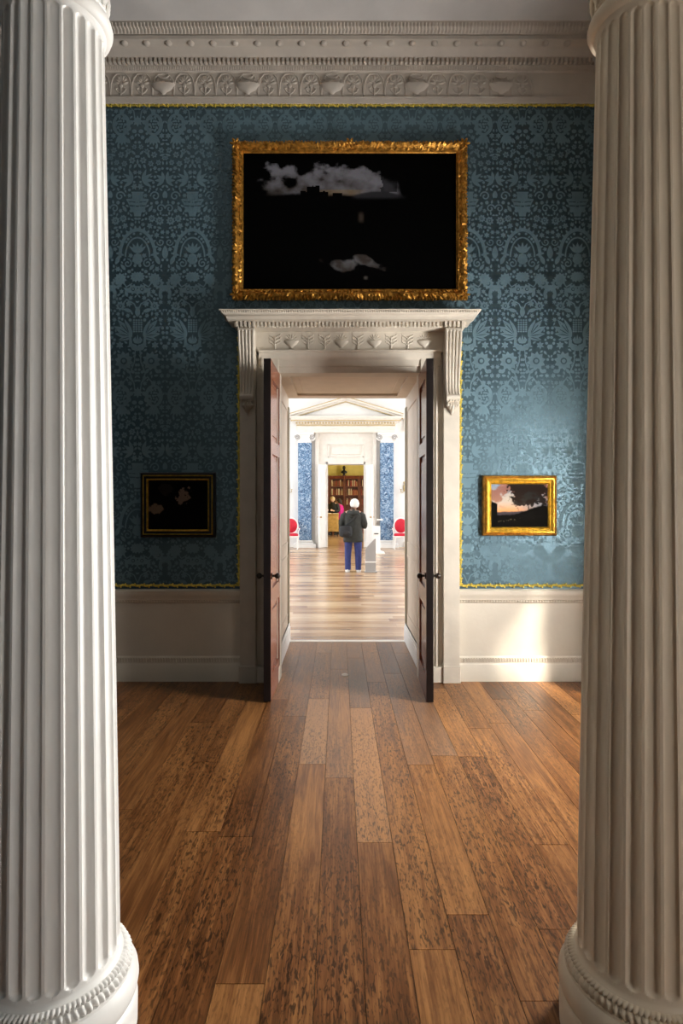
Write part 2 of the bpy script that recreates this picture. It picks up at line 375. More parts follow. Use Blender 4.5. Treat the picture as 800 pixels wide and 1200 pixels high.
# arch and crest
arc(0, -1.18, .16, 0, PI/2, .03, ry=.24); arc(0, -1.18, .11, 0, PI/2, .014, ry=.17)
for i in range(7): a = PI/2*(i + .5)/7; S(leaf2(.165*math.cos(a), -1.18 + .245*math.sin(a), .035, .02, a))
for a in (1.57, 1.1, .7): S(leaf2(0, -1.15, .10, .03, a))
S([(0, -1.25), (.03, -1.24), (.045, -1.2), (.03, -1.16), (0, -1.15)]); scroll(.09, -1.24, .04, PI/2, 1.2, .011); scroll(.21, -1.05, .035, PI, 1.2, .01)
S(leaf2(.245, -1.2, .12, .045, 1.57)); S(leaf2(.2, -1.25, .1, .04, 2.0))
flower(.155, -1.38, .06, 10); flower(.02, -1.36, .05, 10); flower(.235, -1.46, .035, 8); band([(.155, -1.38), (.1, -1.45), (.05, -1.42)], .01)
S(leaf2(.05, -1.5, .09, .035, .5)); S(leaf2(.2, -1.52, .08, .035, 1.2)); S(leaf2(.11, -1.3, .07, .03, .9)); S(leaf2(0, -1.47, .06, .03, -1.57))
z_pom = PZ(464, YW)
RF = random.Random(3); allv = [p for l_, P in SH if l_ == 0 for p in P]; allv += [(x, v + rep) for x, v in allv if v < -1.3] + [(x, v - rep) for x, v in allv if v > .8]
for _ in range(2600):
    u, v = RF.uniform(.0, .245), RF.uniform(-1.5, .92)
    d = min((x - u)**2 + (y_ - v)**2 for x, y_ in allv)**.5; d = min(d, u + .01, .255 - u)
    if d < .0165: continue
    k = RF.random(); a = RF.uniform(0, 2*PI)
    if d > .026: Q = [leaf2(u - d*.8*math.cos(a + j), v - d*.8*math.sin(a + j), d*1.7, d*.6, a + j) for j in (0, 1.05, 2.1)]
    elif k < .55: Q = [leaf2(u - d*.9*math.cos(a), v - d*.9*math.sin(a), d*1.8, d*.9, a)]
    else: Q = [el2(u, v, d*.7, d*.7, 0, 8)]
    for q in Q: S(q); allv += q
n0 = sum(1 for l_, p_ in SH if l_ == 0); print('shapes', n0, len(SH))
mbd = MB(); mbd.box(XL, -.80, YW - .004, YW + .01, .80, 5.20, 1); mbd.box(.98, XR, YW - .004, YW + .01, .80, 5.20, 1); mbd.box(-.80, .98, YW - .004, YW + .01, 2.95, 5.20, 1)
ax0 = PX(530 + 280/3.43, YW)
for k in range(-11, 6):
    for r in (-1, 0, 1, 2):
        for sg in (1, -1):
            for qi, (l, P) in enumerate([(l_, p_) for l_, p_ in SH if l_ == 0] + [(l_, p_) for l_, p_ in SH if l_ > 0]):
                if l > 0: qi -= n0
                Q = [(ax0 + k*w_t + sg*x*.98, z_pom + r*rep + v) for x, v in P]
                if sg < 0: Q = Q[::-1]
                mx_ = max(p[0] for p in Q); mn = min(p[0] for p in Q); tz = max(p[1] for p in Q); bz = min(p[1] for p in Q)
                if mn < XL or mx_ > XR or bz < .83 or tz > 5.16: continue
                if bz < 3.0 and mx_ > -.84 and mn < 1.02: continue
                Yp = YW - .0046 - .0030*l - 1.6e-5*qi - (8e-6 if sg > 0 else 0)
                a_ = sum(Q[i][0]*Q[(i + 1) % len(Q)][1] - Q[(i + 1) % len(Q)][0]*Q[i][1] for i in range(len(Q)))
                if a_ < 0: Q = Q[::-1]
                mbd.add([(x, Yp, z) for x, z in Q], [tuple(range(len(Q)))], 0 if l % 2 == 0 else 1)
dm = mbd.build('silk_damask', [M['silk_lt'], M['silk_dk']], wall_far, smooth=0); dm['label'] = 'blue silk damask wall hanging figured with pomegranates, flowers and urns'

# ---------------------------------------------------------------- main cornice
mb = MB()
prof = [(YW + .01, 5.13), (5.227, 5.13), (5.222, 5.188), (5.235, 5.195), (5.235, 5.405), (5.212, 5.412), (5.205, 5.43), (5.195, 5.44), (5.195, 5.485), (5.16, 5.487), (5.15, 5.50), (5.12, 5.51), (5.10, 5.528), (5.09, 5.532), (5.012, 5.532), (5.010, 5.562), (5.02, 5.57), (5.0, 5.585), (4.965, 5.60), (4.955, 5.622), (4.945, 5.636), (YW + .01, 5.64)]
mb.prism(prof, 'x', XL, XR)
x = XL + .02
while x < XR - .03: mb.box(x, x + .022, 5.158, 5.197, 5.446, 5.487); x += .040
x = XL
while x < XR - .02: mb.tube([(x, 5.214, 5.408), (x, 5.203, 5.425), (x, 5.198, 5.436)], .005, 5); x += .0155
x = XL + .05
while x < XR - .05: mb.ell((x, 5.052, 5.526), (.030, .028, .022), 12, 6); mb.ell((x, 5.052, 5.514), (.011, .011, .008), 8, 4); x += .19
x = XL + .01
while x < XR - .02: mb.tube([(x, 5.008, 5.578), (x + .006, 4.985, 5.592), (x, 4.958, 5.60), (x, 4.950, 5.622)], .010, 5); x += .030
u0 = PX(191, 5.23)
for k in range(-12, 18):
    xc = u0 + k*.1875
    if xc < XL + .12 or xc > XR - .12: continue
    yy = 5.232
    if k % 4 == 0:   # urn
        mb.eloft([(xc, yy, 5.20, .03, .012), (xc, yy, 5.212, .012, .01), (xc, yy, 5.232, .03, .02), (xc, yy, 5.25, .075, .03), (xc, yy, 5.285, .105, .034), (xc, yy, 5.30, .11, .034), (xc, yy, 5.305, .06, .02), (xc, yy, 5.32, .022, .014), (xc, yy, 5.335, .012, .01)], 14)
        for s_ in (-1, 1): mb.tube([(xc + s_*.075, yy, 5.30), (xc + s_*.095, yy, 5.32), (xc + s_*.085, yy, 5.35), (xc + s_*.06, yy, 5.345)], .006, 6)
        mb.tube([(xc - .06, yy, 5.385), (xc - .03, yy, 5.36), (xc, yy, 5.352), (xc + .03, yy, 5.36), (xc + .06, yy, 5.385)], .006, 6)
    else:
        n = 7
        for i in range(n):
            a = PI*(i + .5)/n; r_ = .065
            mb.ell((xc + r_*.62*math.cos(a), yy, 5.30 + r_*.85*math.sin(a)), (.010, .010, .026), 6, 5, rot=Matrix.Rotation(PI/2 - a, 3, 'Y'))
        mb.ell((xc, yy, 5.285), (.018, .012, .016), 8, 5); mb.tube([(xc, yy, 5.28), (xc, yy, 5.20)], .005, 6)
        for s_ in (-1, 1):
            mb.tube([(xc, yy, 5.215), (xc + s_*.03, yy, 5.235), (xc + s_*.045, yy, 5.26), (xc + s_*.03, yy, 5.27)], .005, 6)
    for s_ in (-1, 1):
        mb.tube([(xc + s_*.093, yy, 5.20), (xc + s_*.088, yy, 5.30), (xc + s_*.07, yy, 5.36), (xc + s_*.04, yy, 5.392), (xc, yy, 5.398)], .0055, 6)
tag(mb.build('trim_2', M['grey'], ground=False), 'grey plaster cornice with dentils, round bosses and a frieze of urns and palmettes', 'cornice', kind='structure')

# gilt fillet around the damask
def fillet(m_, p0, p1, pitch=.042, r=.011):
    p0, p1 = Vector(p0), Vector(p1); d = p1 - p0; n = int(d.length/pitch); d.normalize(); side = Vector((0, -1, 0)).cross(d)
    m_.tube([p0, p1], r*.75, 6)
    for i in range(n):
        c = p0 + d*(i + .5)*pitch; s_ = 1 if i % 2 else -1
        m_.tube([c - d*.02 - side*s_*.012, c - Vector((0, .008, 0)), c + d*.02 + side*s_*.012], [.004, .0085, .004], 6)
        m_.ell(c + side*s_*-.014 + Vector((0, -.004, 0)), (.008, .006, .008), 6, 4)
mb = MB()
zb = PZ(686, YW - .01); zt = PZ(123.5, YW - .01); yf = YW - .012
fillet(mb, (XL, yf, zt), (XR, yf, zt)); fillet(mb, (XL, yf, zb), (-.885, yf, zb)); fillet(mb, (1.075, yf, zb), (XR, yf, zb))
fillet(mb, (-.892, yf, zb), (-.892, yf, 3.08)); fillet(mb, (1.082, yf, zb), (1.082, yf, 3.08))
tag(mb.build('trim_3', M['fillet'], ground=False), 'twisted gilt fillet edging the blue damask', 'moulding', kind='structure')

# dado
mb = MB()
def dado(x0, x1):
    zr = PZ(690, YW)
    P = [(YW + .01, 0), (5.212, 0), (5.212, .145), (5.218, .155), (5.222, .165), (5.222, .21), (5.235, .222), (5.237, .69), (5.23, .70), (5.225, .715), (5.215, .722), (5.212, .745), (5.205, .755), (5.198, .78), (5.195, zr - .01), (5.21, zr), (YW + .01, zr)]
    mb.prism(P, 'x', x0, x1)
    x = x0 + .01
    while x < x1 - .01:
        mb.box(x, x + .011, 5.214, 5.224, .172, .206); mb.box(x, x + .012, 5.219, 5.232, .703, .716); x += .024
dado(XL, -.86); dado(1.05, XR)
tag(mb.build('baseboard_far', M['dado'], ground=False), 'cream panelled dado with reeded skirting under the damask', 'dado', kind='structure')

# ---------------------------------------------------------------- the near doorcase
dc = empty('trim_4', (DX, 5.2, 0), 'carved cream doorcase with cornice and scroll consoles around the central doorway', 'doorcase', kind='structure')
mb = MB()
for s_ in (-1, 1):
    def bx(a, b, y0, y1, z0, z1, c=0):
        xa, xb = sorted((DX + s_*a, DX + s_*b)); mb.box(xa, xb, y0, y1, z0, z1, c=c)
    bx(.826, .965, 5.17, YW, .14, 3.1); bx(.818, .972, 5.155, YW, 0, .15, .004)
    bx(.772, .826, 5.245, YW + .02, .12, 2.9)
    bx(.63, .772, 5.20, 5.30, .12, 2.90); bx(.76, .776, 5.188, 5.26, .14, 2.90); bx(.705, .713, 5.194, 5.21, .12, 2.81)
    bx(.62, .826, 5.172, 5.28, 0, .138, .004)
    bx(.62, .70, 5.255, 5.40, 0, 2.80)
mb.build('architrave', M['stone'], dc)
mb = MB()
mb.prism([(5.40, OT), (5.23, OT), (5.225, 2.79), (5.215, 2.795), (5.21, 2.85), (5.195, 2.86), (5.185, 2.875), (5.183, 2.905), (5.165, 2.915), (5.165, 2.926), (5.40, 2.93)], 'x', DX - .80, DX + .80)
x = DX - .79
while x < DX + .78: mb.ell((x, 5.205, 2.858), (.006, .006, .006), 6, 4); x += .016
mb.build('lintel', M['stone'], dc)
mb = MB(); mb.box(DX - .83, DX + .83, 5.205, YW + .01, 2.92, 3.105); mb.build('frieze', M['stone'], dc)
for i in range(10):
    xc = DX - .66 + 1.32*i/9; mb = MB(); yy = 5.203
    if i in (1, 4, 6, 9) :
        mb.eloft([(xc, yy, 2.945, .022, .01), (xc, yy, 2.955, .009, .008), (xc, yy, 2.968, .022, .014), (xc, yy, 2.985, .048, .017), (xc, yy, 3.008, .062, .018), (xc, yy, 3.014, .064, .018), (xc, yy, 3.018, .03, .01)], 12)
        for a in (.5, .9, 1.3, 1.84, 2.24, 2.64): mb.tube([(xc, yy, 3.015), (xc + .03*math.cos(a), yy, 3.015 + .035*math.sin(a)), (xc + .06*math.cos(a), yy, 3.015 + .06*math.sin(a))], .005, 5)
        mb.build('urn_relief', M['stone'], dc)
    else:
        mb.tube([(xc, yy, 2.94), (xc, yy, 3.05)], [.010, .006], 6)
        for h_ in (2.97, 3.0, 3.03):
            for s_ in (-1, 1): mb.tube([(xc, yy, h_), (xc + s_*.022, yy, h_ + .022), (xc + s_*.045, yy, h_ + .03), (xc + s_*.05, yy, h_ + .045)], [.005, .007, .005, .003], 5)
        mb.build('plant_relief', M['stone'], dc)
# cornice of the doorcase, mitred on three sides
mb = MB()
prof = [(.0, 3.095), (.02, 3.10), (.02, 3.145), (.10, 3.147), (.105, 3.170), (.115, 3.174), (.13, 3.182), (.15, 3.198), (.165, 3.205), (.165, 3.213), (0, 3.222)]
rings = []
for (p, z) in prof:
    q = p*.83; rings.append([(DX - .965 - q, YW, z), (DX - .965 - q, 5.11 - p, z), (DX + .965 + q, 5.11 - p, z), (DX + .965 + q, YW, z)])
mb.loft(rings)
x = DX - .80
while x < DX + .79: mb.box(x, x + .018, 5.072, 5.095, 3.105, 3.143); x += .033
x = DX - .975
for s_ in (-1, 1):
    for i in range(5): xa = DX + s_*(.815 + i*.036); mb.box(min(xa, xa + s_*.02), max(xa, xa + s_*.02), 5.05, 5.095, 3.098, 3.143)
    for i in range(4): xa = DX + s_*.98; mb.box(min(xa, xa + s_*.02), max(xa, xa + s_*.02), 5.08 + i*.036, 5.10 + i*.036, 3.105, 3.143)
x = DX - 1.08
while x < DX + 1.08: mb.ell((x, 4.952, 3.194), (.007, .007, .010), 6, 4); x += .019
mb.build('cornice', M['stone'], dc)
for s_ in (-1, 1):   # scroll consoles
    mb = MB(); xa = DX + s_*.895; hw = .066
    Y0 = 5.172
    pr = [(5.075, 3.098), (5.06, 3.07), (5.062, 3.02), (5.08, 2.93), (5.10, 2.82), (5.115, 2.70), (5.12, 2.60), (5.112, 2.55), (5.092, 2.525), (5.085, 2.495), (5.10, 2.468), (5.13, 2.46)]
    def width(z): return .066 - .014*(3.1 - z)/.65
    rings = []
    for (yv, zv) in pr: wv = width(zv); rings.append([(xa - wv, Y0 + .002, zv), (xa - wv, yv + .012, zv), (xa + wv, yv + .012, zv), (xa + wv, Y0 + .002, zv)])
    mb.loft(rings)
    for i in range(5):
        mb.tube([(xa + (i - 2)*width(zv)*.47, yv + .008, zv) for yv, zv in pr[1:-1]], .0105, 6)
    mb.tube([(xa - .058, 5.102, 2.50), (xa + .058, 5.102, 2.50)], .026, 12)
    mb.tube([(xa - .07, 5.085, 3.075), (xa + .07, 5.085, 3.075)], .022, 12)
    cs = mb.build('console', M['stone'], dc)
    mb = MB()
    for i in range(5):
        q = (i - 2)*.019; mb.tube([(xa + q*.8, 5.13, 2.475), (xa + q*1.2, 5.115, 2.43), (xa + q*.9, 5.14, 2.385 + abs(q)), (xa + q*.4, 5.165, 2.35 + abs(q)*1.2)], [.010, .014, .010, .003], 6)
    mb.build('acanthus_drop', M['stone'], cs)

# reveal lining
def reveal():
    e = empty('trim_5', (DX, 6.0, 0), 'cream panelled lining of the thick doorway between the two rooms', 'door lining', kind='structure')
    m_ = MB(); y0, y1 = 5.40, 6.74
    m_.box(JL - .001, JR + .001, y0, y1, JT - .012, JT + .001)
    m_.box(JL, JL + .12, y0, y1, JT - .036, JT - .01); m_.box(JR - .12, JR, y0, y1, JT - .036, JT - .01); m_.box(JL + .12, JR - .12, y0, y0 + .15, JT - .036, JT - .01); m_.box(JL + .12, JR - .12, y1 - .16, y1, JT - .036, JT - .01); m_.box(JL + .19, JR - .19, y0 + .22, y1 - .23, JT - .024, JT - .010, c=.006)
    for (a, b) in ((JL + .07, JR - .07),):
        for yy in (): m_.box(a, b, yy, yy + .022, JT - .036, JT - .01, c=.004)
        for xx in (): m_.box(xx, xx + .022, y0 + .12, y1 - .12, JT - .036, JT - .01, c=.004)
    m_.build('soffit_panel', M['jamb'], e)
    for s_ in (-1, 1):
        X = JL if s_ < 0 else JR
        def bb(m2, d0, d1, ya, yb, z0, z1, c=0): xa, xb = sorted((X - s_*d0, X - s_*d1)); m2.box(xa, xb, ya, yb, z0, z1, c=c)
        m_ = MB(); bb(m_, -.002, .008, y0, y1, 0, JT - .01)
        for z0, z1 in ((.32, 1.0), (1.12, 2.62)):
            bb(m_, .006, .016, y0 + .14, y1 - .16, z0, z0 + .025, .003); bb(m_, .006, .016, y0 + .14, y1 - .16, z1 - .025, z1, .003)
            bb(m_, .006, .016, y0 + .14, y0 + .165, z0, z1, .003); bb(m_, .006, .016, y1 - .185, y1 - .16, z0, z1, .003)
        m_.build('jamb_panel', M['jamb'], e)
        m_ = MB(); bb(m_, .007, .028, y0, y1 - .004, 0, .17, .004); bb(m_, .007, .022, y0, y1 - .004, .17, .21, .006); m_.build('skirting', M['white'], e)
        m_ = MB(); bb(m_, .006, .020, y1 - .11, y1 - .002, .215, 2.66, .003); m_.build('edge_strip', M['olive'], e)  # dark olive strip near the hall end of each jamb
reveal()
mb = MB(); mb.ell((PX(404, 5.41), 5.41, .002), (.032, .045, .006), 16, 5); mb.ell((PX(404, 5.41), 5.41, .007), (.014, .018, .004), 10, 4)
tag(mb.build('floor_plate', M['hallst']), 'small oval metal floor plate set in the boards at the middle of the doorway', 'floor plate')

# door leaves
def leaf(name, hx, hy, ex, ey, th, zb_, zt_, inner, outer, label, edge, side, nk=2):
    """hinge (hx,hy) to free edge (ex,ey) along the face towards the opening; thickness away from it"""
    e = empty(name, (hx, hy, 0), label, 'door', kind='structure')
    d = Vector((ex - hx, ey - hy, 0)); W = d.length; d.normalize(); nrm = Vector((side*-d.y, side*d.x, 0))  # away from the opening
    def P(a, t, z): v = Vector((hx, hy, 0)) + d*a + nrm*t; return (v.x, v.y, z)
    def slab(m_, a0, a1, t0, t1, z0, z1, m=0):
        m_.add([P(a0, t0, z0), P(a1, t0, z0), P(a1, t1, z0), P(a0, t1, z0), P(a0, t0, z1), P(a1, t0, z1), P(a1, t1, z1), P(a0, t1, z1)],
               [(3, 2, 1, 0), (4, 5, 6, 7), (0, 1, 5, 4), (1, 2, 6, 5), (2, 3, 7, 6), (3, 0, 4, 7)], m)
    st = .10; H = zt_ - zb_; rails = [zb_, zb_ + .2, zb_ + .2 + H*.20, zb_ + .34 + H*.20 , zb_ + .34 + H*.20 + H*.40, zb_ + .45 + H*.60, zt_ - .14, zt_]
    m_ = MB(); slab(m_, 0, st, 0, th, zb_, zt_); slab(m_, W - st, W - .004, 0, th, zb_, zt_)
    for i in (0, 2, 4, 6): slab(m_, st, W - st, 0, th, rails[i], rails[i + 1])
    m_.build('door_frame', inner, e)
    m_ = MB(); slab(m_, W - .004, W, .001, th - .001, zb_, zt_); slab(m_, .0, W, th, th + .002, zb_, zt_); m_.build('door_edge', edge, e)
    for i in (1, 3, 5):
        m_ = MB(); slab(m_, st - .002, W - st + .002, .018, th - .018, rails[i] - .002, rails[i + 1] + .002)
        slab(m_, st + .05, W - st - .05, .010, th - .010, rails[i] + .05, rails[i + 1] - .05)
        m_.build('door_panel', outer, e)
    for sd in (0, 1):
        m_ = MB(); a = W - .055; z = 1.0 if name[-1] in '12' else 1.05
        t0 = -.0 if sd == 0 else th; q = -1 if sd == 0 else 1
        m_.tube([P(a, t0, z), P(a, t0 + q*.008, z)], .026, 14); m_.tube([P(a, t0, z), P(a, t0 + q*.035, z)], .009, 8)
        c = P(a, t0 + q*.045, z); m_.ell(c, (.024, .024, .024), 12, 8); m_.build('door_knob', M['iron'] if 'dark' in label else M['brass'], e)
    return e
leaf('door_1', OL + .004, 5.30, PX(317.2, 4.66), 4.66, .055, .010, 2.728, M['mahog'], M['mahog'], 'left leaf of the tall dark mahogany double door standing open', M['ebony'], 1 if False else -1)
leaf('door_2', OR - .004, 5.30, PX(499.3, 4.66), 4.66, .055, .008, 2.728, M['mahog'], M['mahog'], 'right leaf of the tall dark mahogany double door standing open', M['ebony'], 1)

# ---------------------------------------------------------------- pictures
def ring_frame(m_, cx, cz, w_, h_, prof, Yw, carve=0, step=.03, m=0, seed=0):
    """prof: (inset from outer edge, distance out from the wall)"""
    path = []; nx = max(2, int(w_/step)); nz = max(2, int(h_/step))
    for i in range(nx): path.append((-w_/2 + w_*i/nx, -h_/2))
    for i in range(nz): path.append((w_/2, -h_/2 + h_*i/nz))
    for i in range(nx): path.append((w_/2 - w_*i/nx, h_/2))
    for i in range(nz): path.append((-w_/2, h_/2 - h_*i/nz))
    rings = []
    for j, (ins, out) in enumerate(prof):
        r_ = []
        for k, (a, b) in enumerate(path):
            sx = (w_/2 - ins)/(w_/2); sz = (h_/2 - ins)/(h_/2); ia, ib = a*sx, b*sz
            o_ = out
            if carve and 0 < j < len(prof) - 3:
                nn = noise.noise(Vector((k*.9 + seed, j*2.3, 1.7))); o_ += carve*nn*1.2; ia += carve*.8*nn*(1 if abs(a) > w_/2 - .001 else 0)*(1 if a > 0 else -1); ib += carve*.8*nn*(1 if abs(b) > h_/2 - .001 else 0)*(1 if b > 0 else -1)
            r_.append((cx + ia, Yw - o_, cz + ib))
        rings.append(r_)
    m_.loft(rings, m, caps=False)
def canvas(name, cx, cz, w_, h_, Y, nx, nz, fn, parent):
    m_ = MB(); vs = []; fs = []
    for j in range(nz + 1):
        for i in range(nx + 1): vs.append((cx - w_/2 + w_*i/nx, Y, cz - h_/2 + h_*j/nz))
    m_.add(vs, [(j*(nx + 1) + i, j*(nx + 1) + i + 1, (j + 1)*(nx + 1) + i + 1, (j + 1)*(nx + 1) + i) for j in range(nz) for i in range(nx)])
    m_.t = [tuple(fn((i + .5)/nx, (j + .5)/nz)) + (1,) for j in range(nz) for i in range(nx)]
    m_.box(cx - w_/2, cx + w_/2, Y + .001, Y + .012, cz - h_/2, cz + h_/2, 0, (.02, .02, .02, 1))
    return m_.build(name, M['art'], parent, smooth=0)
def fbm(x, y, s=0, o=5):
    v = 0; a = .5
    for _ in range(o): v += a*noise.noise(Vector((x, y, s))); x *= 2; y *= 2; a *= .5
    return v
def mixc(a, b, t): t = max(0, min(1, t)); return tuple(p*(1 - t) + q*t for p, q in zip(a, b))
def sm(a, b, x): t = max(0, min(1, (x - a)/(b - a))); return t*t*(3 - 2*t)
def art_big(u, v):
    base = (.0004, .0004, .0004); n = fbm(u*6, v*5, 3); n2 = fbm(u*14, v*11, 9)
    top = .90 - .10*(u < .3) - .5*max(0, u - .62); bot = .68 + .03*n2
    d = sm(.0, .03, v - bot + n*.02)*sm(0, .06, (.89 - .14*abs(u - .40) + n*.35 + n2*.12) - v)*sm(.085, .12, u + n2*.08)*sm(0, .1, .74 - u + n*.15)
    if .27 < u < .40 and v < .72 + .035*(abs(u - .33) < .03) + .02*n2: d = 0
    if .42 < u < .465 and v < .705: d = 0
    if u > .64 + n*.1 and v > .7 + .05*n and u < .72: d *= .2
    c = mixc(base, mixc((.07, .06, .055), (.26, .26, .30), .5 + n*2.2 + n2*1.2), d*.9)
    if v < .73: c = mixc(c, (.30, .21, .11), d*.6*sm(.25, .45, u)*sm(.6, .5, u))
    hill = sm(.0, .02, .70 + .03*math.sin((u - .52)*14) - v)*sm(.0, .03, v - .655)*sm(.5, .54, u)*sm(.78, .7, u); c = mixc(c, (.03, .03, .035), hill)
    lk = sm(1.0, .3, ((u - .515)/.14)**2 + ((v - .20 - n*.07 - .03*math.sin(u*25))/.045)**2 + n2*1.8); c = mixc(c, mixc((.05, .04, .035), (.15, .15, .16), .5 + n2*2), lk)
    s_ = sm(.02, .0, abs(u - .553))*sm(.05, .01, abs(v - .53)); c = mixc(c, (.06, .045, .035), s_)
    s_ = sm(.015, .0, abs(u - .575))*sm(.02, .0, abs(v - .09)); return mixc(c, (.10, .09, .08), s_)
def art_right(u, v):
    n = fbm(u*5, v*5, 21); n2 = fbm(u*16, v*14, 33)
    c = mixc((.92, .36, .10), (.60, .50, .40), sm(.3, .62, v)); c = mixc(c, (.20, .26, .34), sm(.55, .95, v + n*.2)); c = mixc(c, (.34, .33, .34), sm(.35, .9, u))
    cl = sm(.02, .2, n + .25*sm(.5, .8, v) + .12*n2)*sm(.4, .6, v); c = mixc(c, (.30, .10, .05), cl*.8)
    tr = sm(0, .05, .32 + n2*.28 + n*.2 - math.hypot((u - .66)/1.15, (v - .80)*1.0)); tr = max(tr, sm(0, .04, .17 + n2*.2 - math.hypot(u - .52, v - .62)), sm(0, .05, .13 + n2*.2 - math.hypot(u - .88, (v - .62))))
    tr = max(tr, sm(.012, .004, abs(u - .67 - .02*math.sin(v*9)))*(v < .7), sm(.3, .37, n2 + .25 + (v > .75)*.1)*.4*(u > .3)*(v > .6)); c = mixc(c, (.008, .007, .005), tr*.95)
    hz = .34 + .22*sm(.3, .95, u) + .03*n2; far = sm(0, .03, .38 + .05*n - v); c = mixc(c, (.07, .055, .06), far)
    c = mixc(c, (.006, .005, .004), sm(0, .04, hz - .03 - v)*sm(.0, .3, u + .25)); c = mixc(c, (.12, .10, .06), sm(.28, .4, n2 + .22)*sm(.04, 0, abs(v - .14 - .25*(u - .2)))*sm(.55, .4, u)*sm(.1, .16, u))
    return mixc(c, (.004, .004, .003), sm(0, .03, .64 - .9*(u) + n2*.1 - v)*(u < .12))
def art_left(u, v):
    n = fbm(u*6, v*5, 50); n2 = fbm(u*15, v*12, 5); c = (.003, .0028, .0025)
    a = sm(1.0, .6, ((u - .13)/.14)**2 + ((v - .42)/.11)**2 + n2*1.3); c = mixc(c, (.16, .11, .075), a)
    a = sm(1.0, .6, ((u - .58)/.12)**2 + ((v - .68 - .5*(u - .58))/.17)**2 + n2*2.2); c = mixc(c, (.17, .12, .09), a)
    a = sm(1.0, .5, ((u - .3)/.14)**2 + ((v - .8)/.12)**2 + n*1.5); return mixc(c, (.02, .015, .012), a)
# large
x0, x1, y0, y1 = 271.5, 548, 163.5, 349; Yp = 5.16; w_ = (x1 - x0)*Yp/F; h_ = (y1 - y0)*Yp/F; cx = PX((x0 + x1)/2, Yp); cz = PZ((y0 + y1)/2, Yp)
e = empty('painting', (cx, YW, cz - h_/2), 'very large dark landscape painting in a carved gilt frame above the doorway', 'painting')
mb = MB(); ring_frame(mb, cx, cz, w_, h_, [(0.012, .006), (0, .03), (.004, .07), (.018, .09), (.034, .10), (.05, .092), (.062, .075), (.07, .078), (.082, .074), (.088, .055), (.094, .05)], YW, .020, .012)
for (sx, sz) in ((-1, -1), (1, -1), (1, 1), (-1, 1), (0, 1), (0, -1)):
    for i in range(6):
        a = i*PI/3; mb.ell((cx + sx*(w_/2 - .03) + .03*math.cos(a), YW - .095, cz + sz*(h_/2 - .03) + .03*math.sin(a)), (.022, .012, .011), 8, 5, rot=Matrix.Rotation(-a, 3, 'Y'))
nn = int(w_/.028)
for i in range(nn):
    for sz in (1, -1):
        xx = cx - w_/2 + .02 + (w_ - .04)*i/(nn - 1); hh = R.uniform(.5, 1.0)
        mb.ell((xx, YW - .06, cz + sz*(h_/2 - .006)), (.010, .012, .020*hh + .004), 6, 4, rot=Matrix.Rotation(R.uniform(-.5, .5), 3, 'Y'))
nn = int(h_/.03)
for i in range(nn):
    for sx in (1, -1): mb.ell((cx + sx*(w_/2 - .006), YW - .06, cz - h_/2 + .02 + (h_ - .04)*i/(nn - 1)), (.012*R.uniform(.5, 1) + .004, .012, .011), 6, 4)
mb.build('gilt_frame', M['gold_dk'], e); canvas('canvas', cx, cz, w_ - .17, h_ - .17, YW - .045, 200, 130, art_big, e)
def small_pic(x0, x1, y0, y1, fn, label, fmat, dk):
    Yp = 5.2; w_ = (x1 - x0)*Yp/F; h_ = (y1 - y0)*Yp/F; cx = PX((x0 + x1)/2, Yp); cz = PZ((y0 + y1)/2, Yp)
    e = empty('painting', (cx, YW, cz - h_/2), label, 'painting'); m_ = MB()
    ring_frame(m_, cx, cz, w_, h_, [(.0, .004), (0, .035), (.006, .052), (.018, .058), (.024, .045)], YW, 0, .2, 1 if dk else 0)
    if fn is art_left:
        ring_frame(m_, cx, cz, w_ - .044, h_ - .044, [(0, .045), (.006, .056), (.010, .056), (.012, .050)], YW, 0, .2, 0); ring_frame(m_, cx, cz, w_ - .068, h_ - .068, [(0, .050), (.012, .046), (.022, .046)], YW, 0, .2, 1); ring_frame(m_, cx, cz, w_ - .112, h_ - .112, [(0, .046), (.005, .050), (.011, .044), (.016, .034)], YW, 0, .2, 0)
    else: ring_frame(m_, cx, cz, w_ - .044, h_ - .044, [(0, .045), (.006, .064), (.014, .066), (.02, .054), (.036, .046), (.042, .05), (.05, .044), (.056, .034)], YW, 0, .2, 0)
    m_.build('gilt_frame', fmat, e, smooth=25); canvas('canvas', cx, cz, w_ - .14, h_ - .14, YW - .032, 110, 90, fn, e)
small_pic(566, 653, 557, 628, art_right, 'small gilt framed sunset landscape with a tree on the right hand damask', [M['gold'], M['gold_dk']], True)
small_pic(163.5, 252, 553.5, 630, art_left, 'small dark figure painting in a black and gilt frame on the shadowed left damask', [M['gold'], M['ebony']], True)

